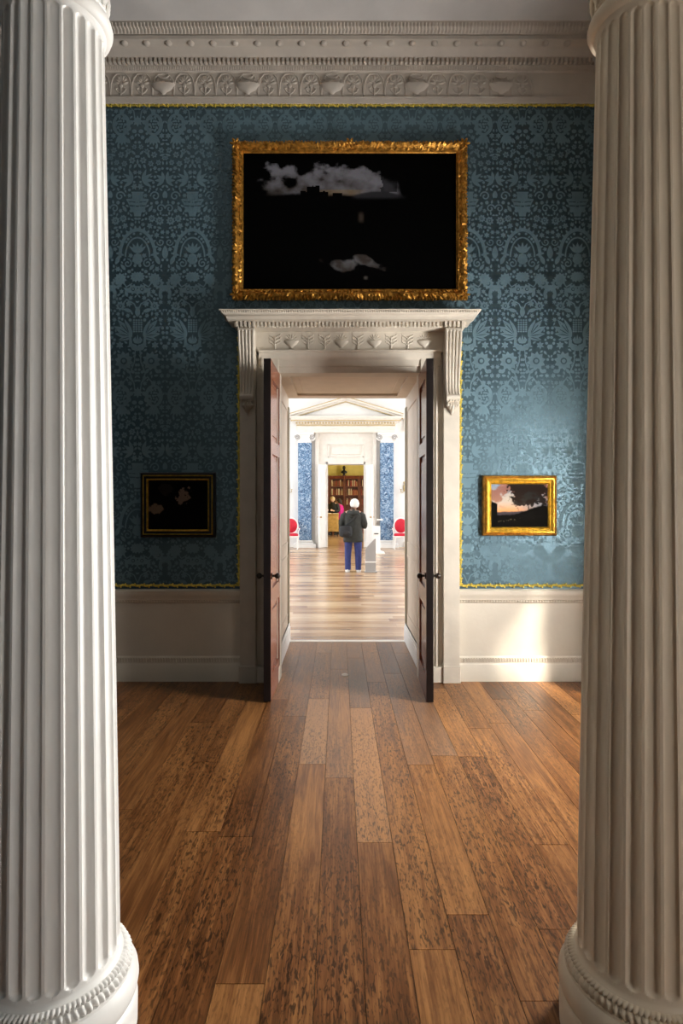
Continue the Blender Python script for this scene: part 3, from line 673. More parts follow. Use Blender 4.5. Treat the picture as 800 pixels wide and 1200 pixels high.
# ---------------------------------------------------------------- the two great columns
def column(cx, cy, Rb, Rt, mat, label, rot):
    e = empty('column', (cx, cy, 0), label, 'column', group='fluted columns framing the view')
    zf0, zf1 = .262, 2.985; nf = 24; per = 12; n = nf*per; hw = .40
    def Rz(z): t = max(0, min(1, (z - .25)/2.7)); return Rb + (Rt - Rb)*(t**1.15)
    zs = [.235, .240, .246, .252]
    fl = [0, .15, .3, .5, .7, .85, 1.0]; zr = hw*Rb*2*PI/nf
    z = zf0
    ends = [zf0 + zr*1.0*(1 - math.cos(PI/2*i/7)) for i in range(8)]; ende = [zf1 - zr*.8*(1 - math.cos(PI/2*i/7)) for i in range(8)][::-1]
    zs += ends + [ends[-1] + (ende[0] - ends[-1])*i/24 for i in range(1, 24)] + ende + [2.992, 3.0, 3.008]
    rings = []
    for z in zs:
        r0 = Rz(z); ring = []
        if z < .25: r0 += .012*((.25 - z)/.015)**1.5
        if z > 2.988: r0 += .010*((z - 2.988)/.02)**1.5
        for i in range(n):
            u = (i % per)/per - .5; a = 2*PI*i/n + rot; q = abs(u)/hw; dz = 0
            if z <= zf0 or z >= zf1: dep = 0
            else:
                v = 0
                if z < zf0 + zr: v = 1 - (z - zf0)/zr
                if z > zf1 - zr*.8: v = 1 - (zf1 - z)/(zr*.8)
                s_ = q*q + v*v; dep = math.sqrt(max(0, 1 - s_))*.62*hw*2*PI*r0/nf
            r1 = r0 - dep; ring.append((cx + r1*math.cos(a), cy + r1*math.sin(a), z))
        rings.append(ring)
    mb = MB(); mb.loft(rings); mb.build('shaft', mat, e, smooth=45)
    mb = MB()
    mb.lathe([(.19, 0), (.229, .0), (.2335, .004), (.2345, .08), (.232, .096), (.228, .104), (.222, .108), (.226, .112), (.234, .125), (.2375, .145), (.235, .165), (.226, .184), (.219, .190), (.218, .197), (.19, .2)], 96, (cx, cy, 0))
    mb.build('base', mat, e)
    def rope(n_, sl, dep): return lambda a, r, z: 1 + dep*(abs(math.cos(a*n_/2 + z*sl)) - .5)
    mb = MB(); mb.lathe([(.19, .194), (.207, .194), (.2125, .200), (.215, .208), (.2125, .217), (.206, .222), (.19, .223)], 480, (cx, cy, 0), rf=rope(72, 60, .055)); 
    mb.lathe([(.18, .222), (.203, .222), (.206, .226), (.2065, .230), (.204, .234), (.198, .237), (.18, .238)], 480, (cx, cy, 0), rf=rope(96, -60, .045)); mb.build('reeded_torus', mat, e, smooth=60)
    mb = MB(); k = Rt
    mb.lathe([(k*.8, 3.0), (k + .010, 3.002), (k + .020, 3.012), (k + .025, 3.026), (k + .021, 3.040), (k + .010, 3.048), (k + .004, 3.05), (k + .004, 3.08), (k + .004, 3.34), (k + .014, 3.35), (k + .03, 3.37), (k + .045, 3.39), (k + .05, 3.415), (k + .04, 3.43), (k*.8, 3.432)], 96, (cx, cy, 0))
    for i in range(16):   # palmettes round the neck
        a = 2*PI*i/16; rr = k + .007
        for j in range(-2, 3): aa = a + j*.055; mb.tube([(cx + rr*math.cos(a + j*.012), cy + rr*math.sin(a + j*.012), 3.075), (cx + (rr + .005)*math.cos(aa), cy + (rr + .005)*math.sin(aa), 3.125 - abs(j)*.006), (cx + rr*math.cos(aa*1.0), cy + rr*math.sin(aa), 3.17 - abs(j)*.014)], [.003, .006, .004], 6)
    mb.lathe([(k*.8, 3.052), (k + .010, 3.052), (k + .014, 3.057), (k + .010, 3.063), (k*.8, 3.064)], 240, (cx, cy, 0), rf=rope(60, 0, .02))
    for sx in (-1, 1):
        for sy in (-1, 1):
            mb.tube([(cx + sx*(k + .05) + .058*(1 - t/16)*math.cos(t*.85)*sx, cy + sy*(k + .03), 3.405 + .058*(1 - t/16)*math.sin(t*.85)) for t in range(14)], .010, 6)
        mb.tube([(cx + sx*(k + .05), cy - k - .03, 3.405), (cx + sx*(k + .05), cy, 3.405), (cx + sx*(k + .05), cy + k + .03, 3.405)], [.055, .04, .055], 14)
    mb.box(cx - k - .09, cx + k + .09, cy - k - .06, cy + k + .06, 3.462, 3.50, c=.008); mb.box(cx - k - .05, cx + k + .05, cy - k - .03, cy + k + .03, 3.425, 3.463)
    mb.build('capital', mat, e, smooth=50)
column(-.846, 1.754, .183, .138, M['col_w'], 'large white fluted column at the left edge of the view', .03)
column(.905, 1.754, .183, .129, M['col_shade'], 'large fluted column, tinted beige for shade, at the right edge of the view', .05)
mb = MB(); mb.prism([(y_, z_ + .20) for y_, z_ in [(1.50, 3.30), (2.0, 3.30), (2.0, 3.42), (2.03, 3.43), (2.03, 3.60), (2.10, 3.64), (2.12, 3.70), (1.38, 3.70), (1.40, 3.64), (1.47, 3.60), (1.47, 3.43), (1.50, 3.42)]], 'x', XL, XR)
tag(mb.build('trim_6', M['dado'], ground=False), 'beam carried by the two great columns', 'beam', kind='structure')

# ---------------------------------------------------------------- the bright hall
HZ = 6.6; HC = .235
mb = MB(); mb.box(HX0, JL, YH0, YH0 + .06, 0, HZ); mb.box(JR, HX1, YH0, YH0 + .06, 0, HZ); mb.box(JL, JR, YH0, YH0 + .06, JT, HZ)
tag(mb.build('wall_near', M['white'], ground=False), 'white near wall of the bright hall around the doorway', 'wall', kind='structure')
HW = [(8.3, 10.7), (12.2, 14.6), (16.1, 18.5)]
for nm, X, sgn, lab in (('wall_west', HX0, -1, 'left window wall of the bright hall'), ('wall_east', HX1, 1, 'right window wall of the bright hall')):
    mb = MB(); xa, xb = sorted((X, X + .3*sgn)); ys = [YH0] + [v for p in HW for v in p] + [20.95]
    for i in range(0, len(ys), 2): mb.box(xa, xb, ys[i], ys[i + 1], 0, HZ)
    for a, b in HW: mb.box(xa, xb, a, b, 0, .8); mb.box(xa, xb, a, b, 4.9, HZ)
    tag(mb.build(nm, M['white'], ground=False), lab, 'wall', kind='structure')
wn = 3
for X, sgn in ((HX0, -1), (HX1, 1)):
    for a, b in HW: window('window_%d' % wn, a, b, .8, 4.9, X, sgn, 'tall sash window number %s of the hall, in its %s wall' % (['one', 'two', 'three'][(wn - 3) % 3], 'left' if sgn < 0 else 'right')); wn += 1
mb = MB(); mb.box(HX0, HX1, YH0, 20.95, HZ, HZ + .1)
tag(mb.build('ceiling', M['white'], ground=False), 'white ceiling of the bright hall', 'ceiling', kind='structure')
DL, DR, DT = -.385, .86, 2.87
mb = MB(); rl, rr_ = DL - .02, DR + .02
mb.box(HX0, rl, YH1, 20.95, 0, HZ); mb.box(rr_, HX1, YH1, 20.95, 0, HZ); mb.box(rl, rr_, YH1, 20.95, DT, HZ)
tag(mb.build('wall_end', M['white'], ground=False), 'white end wall of the bright hall with the pedimented doorway', 'wall', kind='structure')
mb = MB()
for a, b in ((HX0, HC - 2.0), (HC + 2.0, HX1)):
    mb.prism([(20.41, 4.0), (20.33, 4.02), (20.33, 4.12), (20.36, 4.13), (20.36, 4.32), (20.26, 4.36), (20.22, 4.45), (20.41, 4.46)], 'x', a, b)
    mb.box(a, b, 20.36, 20.41, 0, .2, c=.01)
tag(mb.build('trim_7', M['hallst'], ground=False), 'pale moulding running along the end wall of the hall either side of the pediment', 'moulding', kind='structure')
pc = empty('trim_8', (HC, 20.3, 0), 'pedimented doorcase on the end wall of the bright hall', 'doorcase', kind='structure')
mb = MB()
for s_ in (-1, 1):
    def bx(a, b, y0, y1, z0, z1, c=0):
        xa, xb = sorted((HC + s_*a, HC + s_*b)); mb.box(xa, xb, y0, y1, z0, z1, c=c)
    bx(.65, .93, 20.34, 20.42, 0, 3.95); bx(.93, 1.05, 20.24, 20.42, 0, 3.95); bx(1.05, 1.17, 20.33, 20.42, 0, 3.95)
    bx(.62, .66, 20.30, 20.42, 0, 2.95)
mb.box(HC - .65, HC + .65, 20.34, 20.42, DT, 3.95); mb.box(HC - .66, HC + .66, 20.30, 20.4, DT, DT + .09)
for (a, b, c_, d_) in ((-.62, .62, 3.52, 3.56), (-.62, .62, 3.10, 3.14), (-.62, -.57, 3.10, 3.56), (.57, .62, 3.10, 3.56)): mb.box(HC + a, HC + b, 20.30, 20.35, c_, d_, c=.008)
mb.box(HC - .50, HC + .50, 20.31, 20.35, 3.2, 3.46, c=.01)
mb.build('door_surround', M['hallst'], pc)
for s_ in (-1, 1):
    xc = HC + s_*1.403
    mb = MB(); mb.box(xc - .23, xc + .23, 20.12, 20.41, .25, 3.60, c=.015); mb.build('blue_pilaster', M['scag'], pc)
    mb = MB(); mb.box(xc - .38, xc + .38, 20.0, 20.41, 0, .13, c=.01); mb.box(xc - .30, xc + .30, 20.05, 20.41, .13, .18, c=.012); mb.box(xc - .26, xc + .26, 20.08, 20.41, .18, .255, c=.02); mb.build('pilaster_base', M['white'], pc)
    mb = MB(); mb.box(xc - .22, xc + .22, 20.13, 20.41, 3.58, 3.70); mb.box(xc - .32, xc + .32, 20.06, 20.41, 3.86, 3.94, c=.012)
    mb.box(xc - .20, xc + .20, 20.12, 20.41, 3.70, 3.80); mb.box(xc - .28, xc + .28, 20.10, 20.41, 3.80, 3.862)
    for q in (-1, 1):
        mb.tube([(xc + q*.25, 20.08, 3.76), (xc + q*.25, 20.40, 3.76)], .105, 18)
        mb.tube([(xc + q*(.25 + (.10*(1 - t/18))*math.cos(t*.8)), 20.07, 3.76 + .10*(1 - t/18)*math.sin(t*.8)) for t in range(16)], .014, 6, 1)  # grey spiral colours in the edge shadow lines of the volute
    mb.build('ionic_capital', [M['white'], M['sign_shade_grey']], pc)
mb = MB(); rings = []
for p, z in ((0, 3.94), (0, 4.04), (.02, 4.05), (.02, 4.15), (.0, 4.16), (.03, 4.22), (.06, 4.24), (.06, 4.30), (.16, 4.31), (.17, 4.37), (.22, 4.42), (.24, 4.455), (.24, 4.47)):
    rings.append([(HC - 1.68 - p, 20.41, z), (HC - 1.68 - p, 20.10 - p, z), (HC + 1.68 + p, 20.10 - p, z), (HC + 1.68 + p, 20.41, z)])
mb.loft(rings); mb.build('entablature', M['hallst'], pc)
mb = MB(); mb.box(HC - 1.685, HC + 1.685, 20.072, 20.2, 4.165, 4.205)
x = HC - 1.70
while x < HC + 1.68: mb.box(x, x + .055, 20.02, 20.09, 4.225, 4.285); x += .10
mb.prism([(20.08, 4.312), (19.925, 4.312), (19.92, 4.345), (20.08, 4.35)], 'x', HC - 1.86, HC + 1.86)
mb.build('gilt_dentils', M['halltan'], pc)
mb = MB(); mb.prism([(HC - 1.80, 4.47), (HC + 1.80, 4.47), (HC, 5.0)], 'y', 20.14, 20.41); mb.build('tympanum', M['white'], pc)
for s_ in (-1, 1):
    mb = MB(); a = Vector((HC + s_*1.94, 0, 4.47)); b = Vector((HC, 0, 5.05)); up = Vector((0, 0, 1))
    def bar(z0, z1, yA, yB, mm=0):
        P = [(a.x, yA, a.z + z0), (b.x, yA, b.z + z0), (b.x, yA, b.z + z1), (a.x, yA, a.z + z1)]
        mb.loft([P, [(p[0], yB, p[2]) for p in P]], mm)
    bar(0, .075, 19.86, 20.41); bar(-.075, .0, 20.0, 20.41); bar(.055, .08, 19.84, 20.0, 1); bar(-.085, -.06, 19.99, 20.1, 1)
    mb.build('raking_cornice', [M['hallst'], M['halltan']], pc)
leaf('door_3', DL, 20.38, PX(374.0, 19.95), 19.95, .05, .01, 2.84, M['white'], M['white'], 'left leaf of the white double door open on the end wall of the hall', M['white'], -1)
leaf('door_4', DR, 20.38, PX(436.0, 19.95), 19.95, .05, .01, 2.84, M['white'], M['white'], 'right leaf of the white double door open on the end wall of the hall', M['white'], 1)

# red oval back chairs
def chair(x, y, rz, label):
    e = empty('armchair', (0, 0, 0), label, 'chair', group='red and white oval back armchairs')
    m_ = MB(); m_.box(-.29, .29, -.27, .27, .39, .44, c=.015); m_.build('seat_frame', M['white'], e)
    m_ = MB(); m_.loft([[(a*k, b*k, z) for a, b in el2(0, 0, 1, 1, n=20)] for k, z in ()] or [[((.27*k)*(abs(math.cos(t))**.5)*math.copysign(1, math.cos(t)), (.25*k)*(abs(math.sin(t))**.5)*math.copysign(1, math.sin(t)), z) for t in [2*PI*i/24 for i in range(24)]] for k, z in ((1, .44), (1.02, .47), (.97, .50), (.8, .515), (.3, .52))]); m_.build('seat', M['red'], e)
    m_ = MB(); m_.ell((0, .27, .76), (.215, .035, .24), 24, 12); m_.build('backrest', M['red'], e)
    m_ = MB(); m_.tube([(.235*math.cos(t), .275, .76 + .26*math.sin(t)) for t in [2*PI*i/28 for i in range(29)]], .024, 8)
    for s_ in (-1, 1): m_.tube([(s_*.2, .26, .43), (s_*.17, .27, .57)], .02, 8)
    m_.build('back_frame', M['white'], e)
    for s_ in (-1, 1):
        m_ = MB(); m_.tube([(s_*.22, .26, .70), (s_*.29, .12, .68), (s_*.31, -.04, .67), (s_*.30, -.1, .65)], [.018, .02, .024, .015], 8); m_.tube([(s_*.30, -.05, .66), (s_*.27, -.02, .55), (s_*.27, -.08, .43)], .018, 8)
        arm = m_.build('armrest', M['white'], e); m_ = MB(); m_.ell((s_*.30, .04, .705), (.025, .08, .015), 8, 5); m_.build('arm_pad', M['red'], arm)
        for yy in (-.22, .23): m_ = MB(); m_.tube([(s_*.25, yy, .40), (s_*.25, yy, .36), (s_*.25, yy*1.03, .03), (s_*.25, yy*1.03, 0)], [.032, .026, .014, .018], 10); m_.build('leg', M['white'], e)
    e.location = (x, y, 0); e.rotation_euler = (0, 0, rz); return e
c1 = chair(PX(340, 19.6), 19.6, 0, 'red oval back armchair with white frame beside the left blue pilaster')
c2 = copy_tree(c1); c2.location = (PX(470.5, 19.6), 19.6, 0); c2['label'] = 'red oval back armchair with white frame beside the right blue pilaster'
# sconces
def sconce(x, label):
    e = empty('wall_sconce', (0, 0, 0), label, 'wall light', group='gilt wall sconces on the hall end wall')
    m_ = MB(); m_.loft([[(a, yy, b) for a, b in el2(0, .1, .05*k, .13*k, n=16)] for k, yy in ((1, 0), (1, -.015), (.7, -.03))]); m_.ell((0, -.02, .28), (.035, .02, .05), 10, 6); m_.build('backplate', M['halltan'], e)
    for s_ in (-1, 1):
        m_ = MB(); m_.tube([(0, -.02, .05), (s_*.06, -.08, -.06), (s_*.12, -.10, -.05), (s_*.13, -.10, .04)], .012, 8); m_.lathe([(.01, 0), (.035, .01), (.035, .018), (.014, .022)], 12, (s_*.13, -.10, .04)); a_ = m_.build('arm', M['halltan'], e)
        m_ = MB(); m_.lathe([(.012, 0), (.012, .13), (.004, .145)], 10, (s_*.13, -.10, .06)); m_.build('candle', M['paper'], a_)
    e.location = (x, 20.39, 1.95); return e
s1 = sconce(PX(337.5, 20.39), 'gilt wall sconce left of the left blue pilaster'); s2 = copy_tree(s1); s2.location.x = PX(473.5, 20.39); s2['label'] = 'gilt wall sconce right of the right blue pilaster'

# sign pedestals
e = empty('sign_pedestal', (.70, 13.2, 0), 'low grey slanted sign pedestal standing right of the person in dark coat', 'sign stand')
xa, xb = PX(428, 13.2), PX(440, 13.2)
mb = MB(); mb.prism([(xa, .02), (xb, .02), (xb, PZ(631.5, 13.2)), (xb - .03, PZ(632, 13.2)), (xa, PZ(643, 13.2))], 'y', 13.14, 13.26); mb.build('panel', M['sign_shade_grey'], e)
mb = MB(); mb.box(xa - .005, xb + .005, 13.13, 13.27, PZ(659, 13.2), PZ(657.6, 13.2)); mb.build('white_band', M['paper'], e)
mb = MB(); mb.box(xa - .02, xb + .03, 13.12, 13.28, 0, .03, c=.005); mb.build('foot', M['sign_shade_grey'], e)
e = empty('donation_stand', (1.2, 18.0, 0), 'white box on a flat foot with black slot, near the right white door leaf', 'stand')
xa, xb = PX(437, 18), PX(445.3, 18)
mb = MB(); mb.prism([(17.92, .03), (18.06, .03), (18.06, .83), (17.96, .80)], 'x', xa, xb); mb.build('panel', M['paper'], e)
mb = MB(); mb.prism([(xa - .02, 0), (xb + .14, 0), (xb + .12, .04), (xb, .08), (xa, .04)], 'y', 17.85, 18.12); mb.build('foot', M['paper'], e)
mb = MB(); mb.box(xa + .03, xb - .06, 17.90, 17.95, .59, .615); mb.build('slot', M['ebony'], e)
mb = MB(); mb.tube([((xa + xb)/2 - .07, 18.0, .80), ((xa + xb)/2 - .07, 18.0, 1.02)], .008, 6); mb.box(xb - .1, xb + .08, 17.99, 18.0, 1.0, 1.05); mb.build('card_holder', M['paper'], e)

# ---------------------------------------------------------------- people
def skinned(name, joints, edges, mat, parent):
    me = bpy.data.meshes.new(name); me.from_pydata([j[:3] for j in joints], edges, []); o = bpy.data.objects.new(name, me); COL.objects.link(o)
    md = o.modifiers.new('s', 'SKIN'); md.use_smooth_shade = True
    for i, j in enumerate(joints): sv = me.skin_vertices[0].data[i]; sv.radius = (j[3], j[4] if len(j) > 4 else j[3]); sv.use_root = (i == 0)
    sb = o.modifiers.new('b', 'SUBSURF'); sb.levels = sb.render_levels = 1
    dg = bpy.context.evaluated_depsgraph_get(); ev = o.evaluated_get(dg); m2 = bpy.data.meshes.new_from_object(ev)
    bpy.data.objects.remove(o); m2.name = name; m2.materials.clear(); m2.materials.append(mat); m2.shade_smooth()
    o = bpy.data.objects.new(name, m2); COL.objects.link(o); o.parent = parent; return o
def person(loc, rz, scale, label, top, legs, shoe, hair, tilt=0, bag=False, longhair=False, hood=False):
    e = empty('person', (0, 0, 0), label, 'person')
    J = [(0, 0, .88, .13, .10), (0, 0, 1.02, .12, .10), (0, 0, 1.2, .14, .10), (0, .01, 1.34, .12, .09), (0, .03, 1.42, .052), (tilt*.02, .055, 1.50, .052)]
    E = [(0, 1), (1, 2), (2, 3), (3, 4), (4, 5)]
    for s_ in (-1, 1):
        b = len(J); J += [(s_*.10, 0, .82, .085), (s_*.115, .01, .48, .058), (s_*.115, -.01, .09, .04), (s_*.125, .12, .035, .035)]; E += [(0, b), (b, b + 1), (b + 1, b + 2), (b + 2, b + 3)]
        b = len(J); J += [(s_*.18, .0, 1.34, .055), (s_*.26, -.02, 1.08, .043), (s_*.15, .22, 1.05, .032), (s_*.10, .29, 1.08, .03, .016)]; E += [(3, b), (b, b + 1), (b + 1, b + 2), (b + 2, b + 3)]
        h = b + 3
        for q in range(4):
            b = len(J); o_ = (q - 1.5)*.019; ln = (.07, .08, .075, .06)[q]; J += [(s_*.10, .31 + 0, 1.08 + o_, .010), (s_*.085, .31 + ln*.5, 1.085 + o_, .009), (s_*.055, .31 + ln*.8, 1.085 + o_, .008)]; E += [(h, b), (b, b + 1), (b + 1, b + 2)]
        b = len(J); J += [(s_*.08, .27, 1.115, .011), (s_*.06, .31, 1.13, .009)]; E += [(h, b), (b, b + 1)]
    body = skinned('body', J, E, M['skin'], e)
    hc = Vector((tilt*.04, .07, 1.545))
    m_ = MB(); m_.ell(hc, (.074, .092, .112), 20, 14)
    m_.ell(hc + Vector((0, .092, -.012)), (.014, .02, .022), 8, 6)
    for s_ in (-1, 1): m_.ell(hc + Vector((s_*.076, 0, -.005)), (.012, .02, .03), 8, 6); m_.ell(hc + Vector((s_*.03, .08, .01)), (.013, .012, .009), 8, 6)
    m_.ell(hc + Vector((0, .084, -.05)), (.026, .01, .008), 8, 5)
    # weld head to the body mesh
    import bmesh
    bm = bmesh.new(); bm.from_mesh(body.data); t_ = bpy.data.meshes.new('t'); t_.from_pydata(m_.v, [], m_.f); bm.from_mesh(t_); bm.to_mesh(body.data); bm.free(); body.data.shade_smooth(); bpy.data.meshes.remove(t_)
    m_ = MB(); rg = []
    for i in range(11):   # shaggy cap of hair
        t = PI*(i + .1)/13.5; ring = []
        for k in range(22):
            a = 2*PI*k/22; f_ = max(0, math.sin(a)); cut = 1 - .0*f_; r_ = 1 + .10*noise.noise(Vector((k*.9, i*.7, 3)))
            if f_ > .35 and i > 5: r_ *= .86
            ring.append(tuple(hc + Vector((.106*math.sin(t)*math.cos(a)*r_, -.012 + .118*math.sin(t)*math.sin(a)*r_, .015 + .118*math.cos(t)*r_))))
        rg.append(ring[::-1])
    m_.loft(rg)
    if longhair: m_.eloft([(0, -.02, 1.36, .07, .05), (0, -.02, 1.45, .09, .07), (0, .0, 1.54, .085, .08)], 16)
    m_.build('hair', hair, e, smooth=80)
    m_ = MB(); m_.eloft([(0, .0, .68, .225, .15), (0, .0, .72, .232, .155), (0, 0, .9, .215, .155), (0, -.005, 1.05, .205, .15), (0, -.01, 1.18, .22, .15), (0, -.01, 1.29, .225, .135), (0, .0, 1.35, .185, .11), (0, .02, 1.395, .11, .085), (0, .03, 1.43, .075, .07)], 24)
    if top is M['coat']: pass
    for s_ in (-1, 1):
        m_.tube([(s_*.15, 0, 1.33), (s_*.21, -.005, 1.28), (s_*.265, -.02, 1.09), (s_*.26, .03, 1.05), (s_*.17, .20, 1.045)], [.07, .082, .074, .072, .05], 14)
    if hood:
        m_.tube([(-.12, -.02, 1.36), (-.09, -.10, 1.36), (0, -.14, 1.33), (.09, -.10, 1.36), (.12, -.02, 1.36)], [.035, .055, .07, .055, .035], 12)
        m_.ell((0, -.125, 1.29), (.10, .05, .075), 14, 8)
    for v in range(len(m_.v)):
        p = m_.v[v]; d = .010*noise.noise(Vector(p)*11); m_.v[v] = (p[0] + d, p[1] + d*1.5, p[2])
    ja = m_.build('jacket', top, e, smooth=80)
    m_ = MB()
    for s_ in (-1, 1):
        m_.eloft([(s_*.095, 0, .92, .10, .12), (s_*.10, 0, .78, .105, .115), (s_*.112, .01, .60, .09, .10), (s_*.118, .015, .45, .078, .088), (s_*.12, .005, .25, .07, .075), (s_*.12, -.005, .08, .068, .075), (s_*.12, -.005, .045, .07, .08)], 16)
    for v in range(len(m_.v)):
        p = m_.v[v]; d = .008*noise.noise(Vector((p[0]*9, p[1]*9, p[2]*16))); m_.v[v] = (p[0] + d, p[1] + d, p[2])
    m_.build('trousers', legs, e, smooth=80)
    for s_ in (-1, 1):
        m_ = MB(); m_.loft([[(s_*.125 + xx*.052*k + s_*.03*max(0, yy)*1, .045 + yy*.14*k, z) for xx, yy in el2(0, 0, 1, 1, n=16)] for k, z in ((1, 0), (1.02, .02), (.98, .045), (.75, .075), (.45, .09))]); m_.build('shoe', shoe, e)
    if bag:
        m_ = MB(); m_.loft([[(-.16 + a, -.20 + b, z) for a, b in el2(0, 0, k*.15, k*.07, n=18)] for k, z in ((.6, .80), (.95, .83), (1, .92), (.98, 1.0), (.8, 1.05), (.3, 1.065))]); m_.ell((-.15, -.27, .90), (.09, .03, .06), 12, 8)
        bg = m_.build('shoulder_bag', M['black'], e)
        m_ = MB(); m_.tube([(-.24, -.15, 1.0), (-.12, -.165, 1.10), (.02, -.165, 1.22), (.10, -.13, 1.33), (.12, -.03, 1.405), (.09, .08, 1.37), (-.06, .15, 1.22), (-.22, .12, 1.05), (-.27, .0, .98)], .014, 8); m_.build('strap', M['black'], bg)
    e.location = loc; e.rotation_euler = (0, 0, rz); e.scale = (scale,)*3; return e
p1 = person((PX(413.6, 13.35), 13.35, 0), -.06, .985, 'person with white hair in a dark hooded coat, seen from behind in the hall', M['coat'], M['jeans'], M['shoe'], M['hair_w'], tilt=.8, bag=True, hood=True)
mb = MB(); mb.prism([(.34, 1.17), (.345, 1.17), (.39, 1.35), (.385, 1.35)], 'x', -.10, .10); lf = mb.build('leaflet', M['paper'], ground=False)
lf.location = p1.location; lf.location.z = -.07; tag(lf, 'white leaflet held open by the person in dark coat', 'leaflet')
person((PX(390.2, 27.6), 27.6, 0), PI*.85, 1.08, 'person with fair hair and black jacket standing in the library behind the table', M['black'], M['black'], M['black'], M['hair_b'])
person((PX(398.8, 28.5), 28.5, 0), PI*.5, 1.02, 'person with dark hair and bright pink jacket standing in the library behind the table', M['pink'], M['black'], M['black'], M['hair_d'], longhair=True)

# ---------------------------------------------------------------- library
LX0, LX1, LY = -3.2, 3.4, 29.7
mb = MB(); mb.box(LX0, LX1, LY, LY + .2, 0, 4.2); tag(mb.build('wall_library', M['yellow'], ground=False), 'yellow end wall of the library', 'wall', kind='structure')
mb = MB(); mb.box(LX0 - .2, LX0, 20.95, LY + .2, 0, 4.2); mb.box(LX1, LX1 + .2, 20.95, LY + .2, 0, 4.2); tag(mb.build('wall_library_sides', M['yellow'], ground=False), 'yellow side walls of the library', 'wall', kind='structure')
mb = MB(); mb.box(LX0 - .2, LX1 + .2, 20.95, LY + .2, 4.2, 4.3); tag(mb.build('ceiling', M['yellow'], ground=False), 'yellow ceiling of the library', 'ceiling', kind='structure')
BW = .98; bz = [.9, 1.45, 2.0, 2.62]; BY = 29.25
edges_x = [PX(386.5 - 23.5, BY), PX(403 - 17.5, BY)]
cabs = []
def bookcase(xl, label):
    e = empty('bookcase', (xl, BY, 0), label, 'bookcase', group='mahogany bookcases in the library'); W = .72
    m_ = MB(); m_.box(xl, xl + .05, BY, 29.68, 0, 2.72); m_.box(xl + W - .05, xl + W, BY, 29.68, 0, 2.72); m_.box(xl, xl + W, 29.64, 29.68, 0, 2.72); m_.box(xl + .02, xl + W - .02, BY - .03, 29.68, 0, .09); m_.build('body', M['bookwood'], e)
    m_ = MB(); m_.prism([(29.68, 2.70), (BY - .01, 2.70), (BY - .03, 2.76), (BY - .09, 2.82), (BY - .09, 2.85), (29.68, 2.86)], 'x', xl, xl + W); m_.build('cornice', M['bookwood'], e)
    for z in (.5, .9, 1.38, 1.86, 2.30): m_ = MB(); m_.box(xl + .05, xl + W - .05, BY + .02, 29.64, z, z + .035); m_.build('shelf', M['bookwood'], e)
    for i in (0, 1): m_ = MB(); a = xl + .05 + i*.32; m_.box(a + .004, a + .316, BY - .005, BY + .018, .1, .5); m_.box(a + .04, a + .28, BY - .015, BY, .15, .45, c=.006); m_.build('door', M['bookwood'], e)
books = []
def mkbook(mat, th, h):
    m_ = MB(); m_.prism([(-th/2, 0), (th/2, 0), (th/2, .16), (th/2*.7, .16 - .012), (-th/2*.7, .16 - .012), (-th/2, .16)][::-1], 'z', 0, h) if False else m_.box(-th/2, th/2, -.08, .08, 0, h, c=.004)
    o = m_.build('book', mat, ground=False); return o
protos = [mkbook(BOOKM[i % 4], .03 + .008*(i % 3), .22 + .03*(i % 4)) for i in range(8)]; used = [False]*8
xs = [PX(v, BY) for v in (368.5, 386.2, 403.6, 421.2, 438.8)]
nm_ = ['leftmost bookcase', 'bookcase behind the two visitors', 'central bookcase', 'bookcase right of centre', 'rightmost bookcase']
for ci, xl in enumerate(xs[:4]):
    bookcase(xl, 'mahogany %s at the library end wall, full of books' % nm_[ci])
    for zi, z in enumerate((.535, .935, 1.415, 1.895, 2.335)):
        if z < 1.3 or ci == 0: continue
        x = xl + .075
        while x < xl + .66:
            i = R.randrange(8)
            if R.random() < .08: x += .05; continue
            o = protos[i] if not used[i] else protos[i].copy()
            if used[i]: COL.objects.link(o)
            used[i] = True; o.location = (x + .02, BY + .13, z); th = .03 + .008*(i % 3)
            if ci == 2 or ci == 1 or ci == 3: tag(o, 'old leather book on the %s shelf of the %s' % (['', '', 'lowest visible', 'middle', 'top'][zi], nm_[ci]), 'book', 'leather books on the library shelves')
            x += th + .012
# bust on the bookcase
bxx = PX(403, 29.4); e = empty('bust', (bxx, 29.4, 2.86), 'dark bronze bust on top of the library bookcases', 'bust')
mb = MB(); mb.lathe([(.09, 0), (.09, .03), (.05, .05), (.045, .09), (.07, .11)], 16, (bxx, 29.4, 2.862)); mb.build('socle', M['bust'], e)
mb = MB(); mb.eloft([(bxx, 29.4, 2.96, .08, .06), (bxx, 29.4, 3.0, .15, .09), (bxx, 29.4, 3.06, .16, .09), (bxx, 29.4, 3.11, .08, .07), (bxx, 29.4, 3.14, .05, .055), (bxx, 29.4, 3.18, .05, .055)], 16); mb.ell((bxx, 29.39, 3.25), (.08, .095, .11), 14, 10); mb.ell((bxx, 29.295, 3.24), (.014, .02, .02), 6, 5); mb.build('figure', M['bust'], e)
